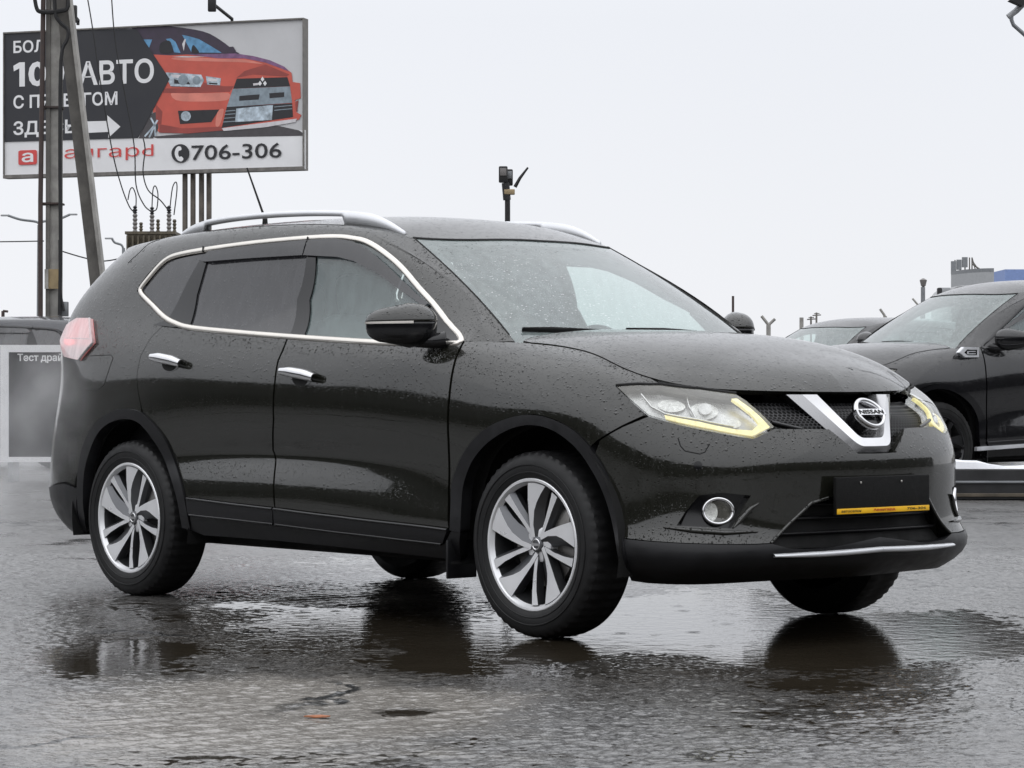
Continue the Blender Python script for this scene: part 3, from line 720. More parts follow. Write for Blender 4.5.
# body side frame: screen pillar, roof side and rear pillar in one pressing
CH_OUT = [(465, 340), (445, 315.5), (419, 285.5), (400, 263.5), (381, 247.8), (365.6, 239), (352, 236), (337.5, 234.8), (309, 235.8), (256, 240.6), (204.7, 247.6), (180, 252), (167, 256.3), (157, 264), (147, 275), (139.5, 285), (137, 291), (140.5, 297), (150, 306.5), (161, 317)]
frame = [('d', 6.0, -.05), ('d', 7.2, -.03), ('d', 7.9, 0), ('d', 8.08, .0)] + CH_OUT[1:] + [(170, 322.3), (178, 325.5), ('d', 11.85, 0), ('d', 12.35, 0), ('d', 13.0, 0), ('d', 14, 0), ('d', 15, 0), ('d', 16.28, 0), ('d', 16.28, .5), ('d', 16.28, 1)] + [('d', u, 1) for u in range(16, 6, -1)] + [('d', 6.0, 1), ('d', 6.0, .5)]
frames = panel('side_frame', 'G', frame, 'olive_paint', car, thick=.02)
panel('tailgate_frame', 'G', [('d', 16.3, 0), ('d', 19, 0), ('d', 19, .06), ('d', 17, .06), ('d', 16.8, .5), ('d', 17, .92), ('d', 19, .92), ('d', 19, 1), ('d', 16.3, 1)], 'olive_paint', car, both=True)
panel('rear_window', 'G', [('d', 19, .05), ('d', 16.9, .05), ('d', 16.7, .5), ('d', 16.9, .93), ('d', 19, .93)], 'privacy_glass', car, both=True, off=-.004, thick=0)
sweep('spoiler_seam', 'G', [(164, 206.5+29), (150, 243), (140, 252), (128, 263)], 'seam_black', car, .005, .0012)
# bonnet, roof
hood = [('d', 0, 0), ('d', 2, 0), ('d', 4, 0), ('d', 6, 0), ('d', 7.3, 0), ('d', 7.34, .5), ('d', 7.34, .90), ('d', 7.28, .97), ('d', 7.1, 1)]+[('d', u, 1) for u in (6.5, 6, 5.5, 5, 4.5, 4, 3.5, 3, 2, 1, 0)]+[('d', 0, .5)]
hd = panel('bonnet', 'H', hood, 'olive_paint', car, both=True, off=.003, thick=.026)[0]
ru = np.linspace(3, 19, 80); re_ = edgeS(ru)
rf = panel('roof', 'R', [('d', p[0], max(0, p[1])) for p in re_], 'olive_paint', car, both=True, thick=.03, res=.05)[0]
sweep('windscreen_seal', 'G', [('d', u, .992) for u in np.linspace(3, 6.02, 12)], 'seam_black', car, .013, .003, both=True)
sweep('windscreen_side_seal', 'G', [('d', 6.0, w_) for w_ in np.linspace(.0, .99, 14)], 'seam_black', car, .007, .002)
# windscreen with printed border
ws = panel('windscreen', 'G', [('d', 3, -.06), ('d', 5.97, -.06), ('d', 5.97, .985), ('d', 3, .985)], 'windshield_glass', car, both=True, off=-.002, thick=0)[0]
link_mesh('black_border', panel_mesh('black_border', 'G', np.array([(3, -.06), (5.97, -.06), (5.97, .985), (3, .985), (3, .93), (5.2, .93), (5.55, .91), (5.68, .86), (5.72, .5), (5.68, .12), (5.55, .06), (5.2, .035), (3, .03)]), off=-.005, thick=0, both=True), 'interior_dark', ws)
for a, b, m in (((3.95, .015), (5.35, .03), 1), ((2.25, .02), (3.5, .03), 1)):
    link_mesh('wiper', sweep_mesh('wiper', 'G', np.array([a, ((a[0]+b[0])/2, (a[1]+b[1])/2+.006), b]), [.006, .012, .018, .012, .006], .013, off=.004), 'matt_black', ws)
# side glass
fg = panel('door_window', 'G', [(304.5, 335.5), (304.8, 330), (309.5, 300), (315.2, 258), (316.5, 239), (337, 238.5), (356, 241), (375, 248), (392, 260), (409, 277), (430, 301), (437, 314), (450, 330), ('d', 8.1, 0)], 'side_glass', fdoors[0], off=-.006, thick=0, pair=False)
rg = panel('door_window', 'G', [('d', 10.14, 0), (290.6, 334), (297.5, 300), (307, 258), (308.5, 240), (256, 244), (208, 251), (206, 262), (196.5, 295), (189, 327), ('d', 11.7, 0)], 'privacy_glass', rdoors[0], off=-.006, thick=0, pair=False)
qg = panel('quarter_window', 'G', [('d', 12.15, .0), (152, 303), (142, 291.5), (151.5, 277), (163, 264.5), (171, 259.5), (204, 252.5), (204, 254.5), (186.5, 285), (168.5, 319)], 'privacy_glass', quarters[0], off=-.006, thick=0, pair=False)
def mirror_copy(o, parent):
    me = o.data.copy(); fl = np.array([1, -1, 1]); V = np.array([v.co[:] for v in me.vertices])*fl; F = [tuple(p.vertices)[::-1] for p in me.polygons]
    return link_mesh(o.name.split('.')[0], mesh_raw(o.name, V, F), list(me.materials), parent)
mirror_copy(fg[0], fdoors[1]); mirror_copy(rg[0], rdoors[1]); mirror_copy(qg[0], quarters[1])
bp = [('d', 10.16, -.0), (290.3, 334), (297, 300), (306.5, 258), (308.5, 240), (318, 240), (315.8, 258), (309.5, 300), (304.8, 334), ('d', 9.86, 0)]
panel('door_pillar', 'G', bp, 'gloss_black', car, thick=.008, off=.001)
cp = [('d', 12.12, 0), (168, 319), (186, 285), (203.5, 254.5), (210, 253), (206.5, 262), (197, 295), (189.3, 327), ('d', 11.7, 0)]
panel('door_pillar', 'G', cp, 'gloss_black', car, thick=.008, off=.001)
sl_ = [(427.5, 307), (431.5, 302), (436, 305), (458, 338), ('d', 8.12, 0), ('d', 8.5, 0), (427, 338)]
panel('mirror_sail', 'G', sl_, 'gloss_black', car, thick=.008, off=.002)
# wind deflectors over the windows
for drs, poly in ((fdoors, [(310.5, 241.3), (337, 239.8), (355.6, 243), (371, 251.5), (387, 265), (402.5, 280), (418, 295), (430, 305), (426, 308.8), (402.5, 292), (379, 274), (355.6, 262), (340, 258), (305.8, 256.2)]), (rdoors, [(201.5, 261.5), (211, 252.5), (256, 246.3), (309, 241.3), (304.8, 256.2), (256, 259), (208, 262.8)])):
    q = dom('G', poly)
    for sd, d in zip((1, -1), drs): link_mesh('wind_deflector', panel_mesh('wind_deflector', 'G', q, off=.016, thick=.004, side=sd), 'smoke_tint', d)
# chrome round the side windows
CH_MID = [(461.5, 340.5), (447, 321.5), (434, 304.5), (419, 288), (400, 266), (381, 250.3), (365.6, 241.4), (352, 238.4), (337.5, 237), (309, 238), (256, 242.8), (204.7, 249.8), (180, 254.3), (168, 258.6), (159, 266), (149.5, 277), (142, 286.5), (140.3, 291), (143, 296), (152, 305), (164, 317), (176, 323.5), (192, 327.8), (240, 332.6), (287.5, 336.4), (350, 340.6), (400, 343.2), (440, 343.6)]
sweep('window_trim', 'G', smooth_path(CH_MID, 3, True), 'satin_trim', car, .0245, .007, off=.001, closed=True)
for px in ((309.3, 238, 308.2, 243), (204.7, 247.5, 204.2, 252.5)): sweep('trim_joint', 'G', [(px[0], px[1]), (px[2], px[3])], 'seam_black', car, .006, .0135)
# arch and sill cladding
for pth_o, pth_i, nm in ((ARCH_F_OUT, ARCH_F_IN, 'wheel_arch_trim'), (ARCH_R_OUT, ARCH_R_IN, 'wheel_arch_trim')):
    panel(nm, 'T', list(pth_o)+list(pth_i)[::-1], 'black_plastic', car, off=.010, thick=.05, res=.02)
sill = [(190.5, 514.5), (230, 518.5), (275, 523.4), (340, 531.5), (400, 538.5), (445, 543.8), (452, 531), (461, 532), (462, 561), (455, 559), (400, 553), (330, 545.5), (275, 540), (205, 535), (192, 530)]
panel('sill_trim', 'T', sill, 'black_plastic', car, off=.004, thick=.04)
# front bumper
fog_hole = [(676.5, 525.5), (685, 512), (699, 495.5), (722, 492.8), (751, 495.5), (741, 512), (731, 528.5), (704, 527)]
inta = [(771, 543.3), (790, 523), (811, 503), (829, 498), ('d', 0, 5.1)]
bum = [('c', 868, 453.5), (858, 453.3), (841, 438.5), (829, 429), (806, 428.8), (774.5, 428.5), (753.6, 438.5), (712, 431.3), (665, 420.9), (648.5, 416.2), (622, 427), (600, 440)] + [p for p in ARCH_F_OUT if p[0] > 593 and p[1] < 538] + [(624.3, 538.2), (650, 541), (680, 543), (720, 544.3), (750, 544.4)] + inta
bumper = panel('front_bumper', 'T', bum, 'olive_paint', car, holes=[fog_hole], both=True, gap=.0015, thick=.06)[0]
valance = [(624.5, 539.2), (650, 542), (680, 544), (720, 545.3), (750, 545.4), (771, 544.3), (790, 549), (820, 549.5), ('d', 0, 2.62), ('d', 0, .35), ('d', 2, .35), ('d', 3.4, .35), ('d', 4.3, .35), (632, 579.5), (627, 560)]
link_mesh('lower_bumper', panel_mesh('lower_bumper', 'T', dom('T', valance), off=.006, thick=.05, both=True), 'black_plastic', bumper)
link_mesh('air_intake', panel_mesh('air_intake', 'T', dom('T', [(765, 546), (790, 519), (811, 500), (829, 495), ('d', 0, 5.2), ('d', 0, 2.5), (820, 552), (790, 551)]), off=-.055, thick=0, both=True), 'matt_black', bumper)
for r_ in (3.1, 3.75, 4.4): link_mesh('intake_slat', sweep_mesh('intake_slat', 'T', np.array([(0, r_), (1, r_), (2.0, r_), (2.2, r_)]), .012, .014, off=-.045, both=True), 'black_plastic', bumper)
link_mesh('skid_strip', sweep_mesh('skid_strip', 'T', dom('T', [(772.5, 555), (790, 554.6), (820, 553.4), (845, 551.8), ('c', 868, 549.5)]), [.010, .019, .020, .020], .011, off=.008, both=True), 'rail_silver', bumper)
for sd in (1, -1): link_mesh('intake_edge', sweep_mesh('intake_edge', 'T', dom('T', [(771, 543), (790, 523), (811, 503), (828, 498)]), .012, .008, off=-.002, side=sd), 'olive_paint', bumper)
fg_ = [link_mesh('fog_recess', panel_mesh('fog_recess', 'T', dom('T', fog_hole), off=-.03, thick=0, side=s, res=.02), 'gloss_black', bumper) for s in (1, -1)]
def ell(c, rx, ry, n=28, ph=0.): return [(c[0]+rx*math.cos(a+ph), c[1]+ry*math.sin(a+ph)) for a in np.linspace(0, 2*math.pi, n+1)[:-1]]
ring = dom('T', ell((718.5, 511), 15, 12.6)); bowl = dom('T', ell((718.5, 511), 14, 12)); bulb = dom('T', ell((712, 512), 6.5, 9))
for s in (1, -1):
    fl_ = link_mesh('fog_lamp', panel_mesh('fog_lamp', 'T', bowl, off=-.024, thick=.01, side=s, res=.012), 'gloss_black', car)
    link_mesh('lamp_ring', sweep_mesh('lamp_ring', 'T', ring, .013, .016, off=-.012, closed=True, side=s, step=.006), 'chrome', fl_)
    link_mesh('reflector', panel_mesh('reflector', 'T', bulb, off=-.018, thick=.008, side=s, res=.01), 'lamp_white', fl_)
    link_mesh('lens', panel_mesh('lens', 'T', bowl, off=-.008, thick=0, side=s, res=.012), 'lamp_glass', fl_)
for pts, wd, ht in (([(664, 527.5), (690, 530.5), (725, 533), (757, 532)], .012, .006), ([(733, 528), (742, 518), (751, 508), (758, 503)], .014, .006)):
    link_mesh('fog_bezel', sweep_mesh('fog_bezel', 'T', dom('T', pts), [.006, wd*1.5, wd*1.5, .006], ht*2), 'olive_paint', bumper); link_mesh('fog_bezel', sweep_mesh('fog_bezel', 'T', dom('T', pts), [.006, wd*1.5, wd*1.5, .006], ht*2, side=-1), 'olive_paint', bumper)
link_mesh('tow_cover', sweep_mesh('tow_cover', 'T', dom('T', [(678, 438), (680.5, 446), (685, 451), (700, 454), (705, 452), (709.5, 444)]), .004, .0012), 'seam_black', bumper)
for s in (1, -1): link_mesh('parking_sensor', panel_mesh('parking_sensor', 'T', dom('T', ell((698, 465.3), 4.2, 4.2, 16)), off=.003, thick=.004, side=s, res=.01), 'gloss_black', bumper)
# headlights
for sd in (1, -1):
    q = dom('T', HL)
    inner = link_mesh('headlight', panel_mesh('headlight', 'T', q, off=-.045, thick=.0, side=sd, res=.02), 'lamp_grey', car)
    link_mesh('lens', panel_mesh('lens', 'T', q, off=.001, thick=.03, side=sd, res=.02), 'lamp_glass', inner)
    link_mesh('lamp_edge', sweep_mesh('lamp_edge', 'T', dom('T', [(616, 385.6), (638, 384.0), (661, 384.2), (700, 388.5), (736, 393.4)]), .012, .006, side=sd), 'matt_black', inner)
    link_mesh('daytime_strip', panel_mesh('daytime_strip', 'T', dom('T', [(664, 414), (700, 420.8), (735, 428.2), (753, 429.5), (760, 423), (751, 412), (740, 402.5), (732, 396.8), (737.5, 396.5), (750, 405.5), (771, 426), (753, 435), (712, 427.8), (665, 417.8)]), off=-.008, thick=.012, side=sd, res=.015), 'drl_amber', inner)
    for c, rx, ry in (((671, 400.5), 15, 7.5), ((705, 405.5), 15, 10), ((733, 419.5), 11, 5)):
        bw = link_mesh('reflector', panel_mesh('reflector', 'T', dom('T', ell(c, rx, ry)), off=-.032, thick=.012, side=sd, res=.012), 'lamp_white', inner)
    link_mesh('projector', panel_mesh('projector', 'T', dom('T', ell((706, 405.5), 7, 6.5)), off=-.018, thick=.014, side=sd, res=.01), 'lamp_grey', inner)
    link_mesh('lamp_divider', sweep_mesh('lamp_divider', 'T', dom('T', [(640, 390), (650, 404), (664, 411), (700, 416.8), (735, 423.5)]), .008, .01, off=-.028, side=sd), 'chrome', inner)
    link_mesh('lamp_divider', sweep_mesh('lamp_divider', 'T', dom('T', [(688, 389.5), (690, 403), (696, 415)]), .006, .01, off=-.03, side=sd), 'chrome', inner)
# tail lights
TL = [(92.6, 316), (79.7, 317), (70, 325.8), (63.5, 341), (67.5, 357), (80.9, 360.5), (95.6, 343)]
for sd in (1, -1):
    tl = link_mesh('taillight', panel_mesh('taillight', 'T', dom('T', TL), off=.001, thick=.02, side=sd, res=.02), 'tail_red', car)
    link_mesh('lens', panel_mesh('lens', 'T', dom('T', TL), off=.018, thick=.018, side=sd, res=.02), 'tail_lens', tl)
    link_mesh('clear_band', panel_mesh('clear_band', 'T', dom('T', [(66, 346), (94, 345.5), (80.9, 359.5), (68, 356.5)]), off=.009, thick=.004, side=sd, res=.02), 'lamp_white', tl)
    link_mesh('lit_bulb', panel_mesh('lit_bulb', 'T', dom('T', ell((70, 341.5), 4, 3.6, 16)), off=.010, thick=.004, side=sd, res=.01), 'tail_glow', tl)
    link_mesh('lamp_border', sweep_mesh('lamp_border', 'T', dom('T', [(92, 316.5), (93, 338), (95, 343), (81, 360)]), .01, .006, off=.012, side=sd), 'lamp_white', tl)
    link_mesh('lamp_border', sweep_mesh('lamp_border', 'T', dom('T', [(69, 339), (93, 340)]), .006, .004, off=.014, side=sd), 'lamp_white', tl)
# grille: dark backing, honeycomb, chrome V, badge
gq = dom('T', [('d', 0, 10.95), ('d', 1, 10.95), ('d', 2, 10.95), (735, 392.5), (747, 401), (757, 409.5), (775, 427.5), (806, 427.5), (829, 427.8), (841, 437.5), (858, 452.5), ('c', 868, 452.5)])
grille = link_mesh('grille', panel_mesh('grille', 'T', gq, off=-.058, thick=0, both=True), 'matt_black', car)
sc_ = np.array(SURF['T'][1]); Vh, Fh = [], []; s_ = .0115
gm = gq*sc_
for i in range(0, 60):
    for j in range(0, 60):
        c = np.array([i*s_*1.732+(j % 2)*s_*.866, (6.6+0)*sc_[1]+j*s_*1.5])
        a = np.array([[math.cos(k*math.pi/3+math.pi/6), math.sin(k*math.pi/3+math.pi/6)] for k in range(6)])
        if not inside(c[None], gm)[0] or c[0] < 0: continue
        o = len(Vh); Vh += list(c+a*s_*1.0)+list(c+a*s_*.74)
        for k in range(6): Fh.append((o+k, o+(k+1) % 6, o+6+(k+1) % 6, o+6+k))
p, n = SN('T', np.array(Vh)/sc_); p = p-n*.042; m = len(p); fl = np.array([1, -1, 1])
o_ = link_mesh('mesh_insert', mesh_raw('mesh_insert', np.concatenate([p, p*fl]), Fh+[tuple(i+m for i in f_)[::-1] for f_ in Fh], smooth=False), 'black_plastic', grille)
for sd in (1, -1): link_mesh('grille_bar', sweep_mesh('grille_bar', 'T', dom('T', [(772, 421.5), (786, 425), (802, 428.5)]), .014, .012, off=-.01, side=sd), 'gloss_black', grille)
def loft_rows(name, rows, offs, both=True, n=26):
    """a faceted moulding between matched outlines on the surface, each lifted by its own offset"""
    R_ = []
    for path, o in zip(rows, offs):
        q = dom('T', path); s_ = np.linspace(0, 1, len(q)); t = np.linspace(0, 1, n)
        q = np.stack([np.interp(t, s_, q[:, 0]), np.interp(t, s_, q[:, 1])], 1); p, nn = SN('T', q); R_.append(p+np.array([1, 0, -.12])*o)
    V, F = [], []
    for a_, b_ in zip(R_[:-1], R_[1:]):
        o = len(V); V += list(a_)+list(b_)
        for i in range(n-1): F.append((o+i, o+i+1, o+n+i+1, o+n+i))
    V = np.array(V); m = len(V); fl = np.array([1, -1, 1])
    return mesh_raw(name, np.concatenate([V, V*fl]), F+[tuple(i+m for i in f_)[::-1] for f_ in F])
def edge3(top, corner, cz, n=30):
    """one arm of the vee: a straight arm, a tight bend and half of the flat foot (right side, y < 0)"""
    t, c, f = np.array(top), np.array(corner), np.array([corner[0], 0., cz]); out = []
    for k in range(n):
        s_ = k/(n-1)
        if s_ < .62: p = t+(c-t)*(s_/.62)*.86
        elif s_ < .82:
            q = (s_-.62)/.2; a_ = t+(c-t)*.86; b_ = c+(f-c)*.32; p = (1-q)**2*a_+2*q*(1-q)*c+q*q*b_
        else: p = c+(f-c)*(.32+.68*(s_-.82)/.18)
        out.append(p)
    return np.array(out)
v_o = edge3((2.088, -.293, .914), (2.25, -.108, .700), .698); v_m = edge3((2.122, -.243, .914), (2.266, -.088, .724), .723); v_i = edge3((2.152, -.196, .914), (2.250, -.066, .754), .753)
def arm(name, rows, mat):
    n = len(rows[0]); V = np.concatenate(rows); F = [(k*n+i, k*n+i+1, (k+1)*n+i+1, (k+1)*n+i) for k in range(len(rows)-1) for i in range(n-1)]; m = len(V)
    return link_mesh(name, mesh_raw(name, np.concatenate([V, V*np.array([1, -1, 1])]), F+[tuple(i+m for i in f_)[::-1] for f_ in F]), mat, grille)
arm('vee_outer_face', [v_o-[.06, 0, 0], v_o], 'gloss_black'); arm('vee_outer_face', [v_o, v_m], 'vee_dull_chrome'); arm('chrome_vee', [v_m, v_i], 'chrome'); arm('vee_inner_wall', [v_i, v_i-[.09, 0, 0]], 'vee_dull_chrome')
bc = dom('T', [('c', 849, 417)])[0]
bring = np.array([bc+np.array([.068*math.cos(a)/sc_[0], .062*math.sin(a)/sc_[1]]) for a in np.linspace(0, 2*math.pi, 41)[:-1]])
badge = link_mesh('badge', sweep_mesh('badge', 'T', bring, .017, .014, off=.022, closed=True, step=.005), 'chrome', car)
bb = np.array([bc+np.array([x/sc_[0], y/sc_[1]]) for x, y in ((-.078, -.014), (.078, -.014), (.078, .014), (-.078, .014))])
link_mesh('badge_bar', panel_mesh('badge_bar', 'T', bb, off=.036, thick=.02, res=.012), 'chrome', badge)
bk = np.array([bc+np.array([.064*math.cos(a)/sc_[0], .058*math.sin(a)/sc_[1]]) for a in np.linspace(0, 2*math.pi, 33)[:-1]])
link_mesh('badge_backing', panel_mesh('badge_backing', 'T', bk, off=.013, thick=.05, res=.015), 'gloss_black', badge)
co, fs = text_mesh('NISSAN', 1., .03); mn, mxx = co.min(0), co.max(0)
qx = -((co[:, 0]-mn[0])/(mxx[0]-mn[0])-.5)*.134; qy = ((co[:, 1]-mn[1])/(mxx[1]-mn[1])-.5)*.020
p, n = SN('T', np.stack([bc[0]-qx*-1/sc_[0]*1., bc[1]+qy/sc_[1]], 1)); link_mesh('badge_lettering', mesh_raw('badge_lettering', p+n*.0372, fs, smooth=False), 'text_black', badge)
# number plate
pl = MB(); pl.box((2.298, 0, .544), (.014, .535, .140), bev=.005); plate = pl.build('number_plate', 'plate_black', car)
pl = MB(); pl.box((2.3065, 0, .489), (.003, .522, .020), bev=.001); ys = pl.build('yellow_strip', 'plate_yellow', plate)
text_on('strip_lettering', 'Авангард', (2.3085, -.062, .4835), (0, 1, 0), (0, 0, 1), (1, 0, 0), .124, .012, 'text_red', plate, .02, .0006)
text_on('strip_lettering', 'автосалон', (2.3085, -.24, .4850), (0, 1, 0), (0, 0, 1), (1, 0, 0), .11, .008, 'text_black', plate, .01, .0006)
text_on('strip_lettering', '706-306', (2.3085, .13, .4850), (0, 1, 0), (0, 0, 1), (1, 0, 0), .11, .009, 'text_black', plate, .01, .0006)
for y in (-.13, .10):
    pl = MB(); pl.box((2.3065, y, .592), (.005, .008, .008), bev=.002); pl.build('plate_screw', 'satin_trim', plate)
# mirrors
def egg(c, sd, half, thick, h, z0, z1, ex=.78, seg=32, rows=10, grow=0.):
    """a slice z0..z1 (fractions) of a rounded mirror housing that slants back from the door"""
    ax = np.array([-.80, -.60*-sd*-1]); ax = np.array([-.80, .60*sd]); pe = np.array([.60, .80*sd]); V, F = [], []
    for j in range(rows+1):
        z = z0+(z1-z0)*j/rows; s = max(0., 1-abs(z)**2.6)**(1/2.6)
        for k in range(seg):
            t = 2*math.pi*k/seg; ca, cb = math.cos(t), math.sin(t)
            pa = math.copysign(abs(ca)**ex, ca); pb = math.copysign(abs(cb)**ex, cb)*(1 if cb > 0 else .7)
            q = np.array(c[:2])+ax*(half+grow)*s*pa+pe*(thick+grow)*s*pb*(1-.22*pa)
            V.append((q[0], q[1], c[2]+(h+grow)*z*(1-.10*pa)))
    for j in range(rows):
        for k in range(seg): F.append((j*seg+k, j*seg+(k+1) % seg, (j+1)*seg+(k+1) % seg, (j+1)*seg+k))
    F.append(tuple(range(seg))[::-1]); F.append(tuple(rows*seg+k for k in range(seg)))
    return V, F
for sd in (1, -1):
    c = (.652, .945*sd, 1.182)
    mir = link_mesh('side_mirror', mesh_raw('side_mirror', *egg(c, sd, .142, .076, .080, -.99, .20)), 'gloss_black', car)
    link_mesh('mirror_cap', mesh_raw('mirror_cap', *egg(c, sd, .142, .076, .080, .20, .985, grow=.003)), 'olive_paint', mir)
    V, F = egg(c, sd, .142, .076, .080, .09, .20, rows=3, grow=.0045); link_mesh('turn_signal', mesh_raw('turn_signal', V, [f_ for f_ in F[:-2] if np.mean([(np.array(V[i][:2])-c[:2])@np.array([.60, .80*sd]) for i in f_]) > .0 and np.mean([(np.array(V[i][:2])-c[:2])@np.array([-.80, .60*sd]) for i in f_]) > -.06]), 'satin_trim', mir)
    a = MB(); a.tube([(.80, 0.84*sd, 1.128), (.765, .875*sd, 1.122), (.70, .91*sd, 1.125)], [.034, .030, .028], 12); a.build('mirror_arm', 'gloss_black', mir)
# roof rails and aerial
rail_px = [(405, 231.2), (397, 225.5), (388, 219.8), (376, 214.6), (360, 211.6), (340, 210.4), (300, 210.6), (260, 213), (225, 217), (205, 221), (192, 226), (182, 232.5)]
tops = np.array([on_plane(x, y, np.array([0, -.56, 0]), np.array([0., 1, 0])) for x, y in rail_px])
tops = tops[np.argsort(tops[:, 0])]; trs = NCS(tops[:, 0], tops[:, 2])
for sd in (1, -1):
    xs = np.linspace(tops[0, 0], tops[-1, 0], 90); V, F = [], []
    for i, x in enumerate(xs):
        zt = trs(x)[0, 0]; f = (x-xs[0])/(xs[-1]-xs[0]); y0 = -.56-.016*math.sin(math.pi*f); zr = roofz(np.array([x]), np.array([.56]))[0]-.012
        e1 = .23; e0 = .13
        zl = zr if (f > 1-e1 or f < e0) else max(zr, zt-.026)
        wd = .021*min(1, .35+4*min(f, 1-f))
        zt = max(zt, zl+.004)
        for a, b in ((-1, 0), (-1, .6), (-.7, .92), (0, 1), (.7, .92), (1, .6), (1, 0)): V.append((x, (y0+a*wd)*sd, zl+(zt-zl)*b))
    for i in range(len(xs)-1):
        for k in range(7): F.append((i*7+k, i*7+(k+1) % 7, (i+1)*7+(k+1) % 7, (i+1)*7+k))
    F.append(tuple(range(7))); F.append(tuple((len(xs)-1)*7+k for k in range(7)))
    bm_ = mesh_raw('roof_rail', V, F); link_mesh('roof_rail', bm_, 'rail_silver', rf)
ab = on_plane(265, 219, np.zeros(3), np.array([0., 1, 0])); at_ = on_plane(247, 168, np.zeros(3), np.array([0., 1, 0]))
a = MB(); a.tube([ab+np.array([0, 0, -.05]), ab, ab+(at_-ab)*.15, at_], [.016, .012, .0055, .004], 8); a.build('aerial', 'matt_black', rf)
# liners, underbody
panel('inner_shell', 'T', [('d', 19, 1), ('d', 19, 10.9), ('d', 8.1, 10.9), ('d', 8.1, 1)], 'matt_black', car, off=-.05, thick=0, res=.05, holes=[[p for p in ARCH_R_IN if p[1] < 525]], pair=True)
panel('engine_shield', 'T', [('d', 0, 1), ('d', 0, 10.2), ('d', 3.4, 10.2), ('d', 4.6, 10), ('d', 8.1, 9.9), ('d', 8.1, 1), ('d', 4.6, 1)], 'matt_black', car, off=-.10, thick=0, res=.05, holes=[[p for p in ARCH_F_IN if p[1] < 530]], pair=True)
ub = MB(); ub.box((0, 0, .33), (3.9, 1.45, .17), bev=.04); ub.box((1.75, 0, .45), (.5, 1.1, .34), bev=.05); ub.box((.0, .0, .235), (2.2, .5, .05), bev=.02); ub.build('underbody', 'matt_black', car)
for sx in (1.3525, -1.3525):
    for sd in (-1, 1):
        l = MB(); V = []
        pr = [(.47*math.cos(a), .47*math.sin(a)) for a in np.linspace(R(-12), R(192), 28)]
        r0 = [l.bm.verts.new((sx+x, .905*sd if False else .893*sd, .352+z)) for x, z in pr]; r1 = [l.bm.verts.new((sx+x, .55*sd, .352+z)) for x, z in pr]
        for i in range(len(pr)-1): l.bm.faces.new((r0[i], r0[i+1], r1[i+1], r1[i]))
        l.bm.faces.new(r1); l.build('wheel_liner', 'matt_black', car)
for x0 in (.80,):
    for sd in (-1, 1):
        l = MB(); l.box((x0+.085, .835*sd, .275), (.012, .15, .15), bev=.004); l.build('mud_flap', 'black_plastic', car)
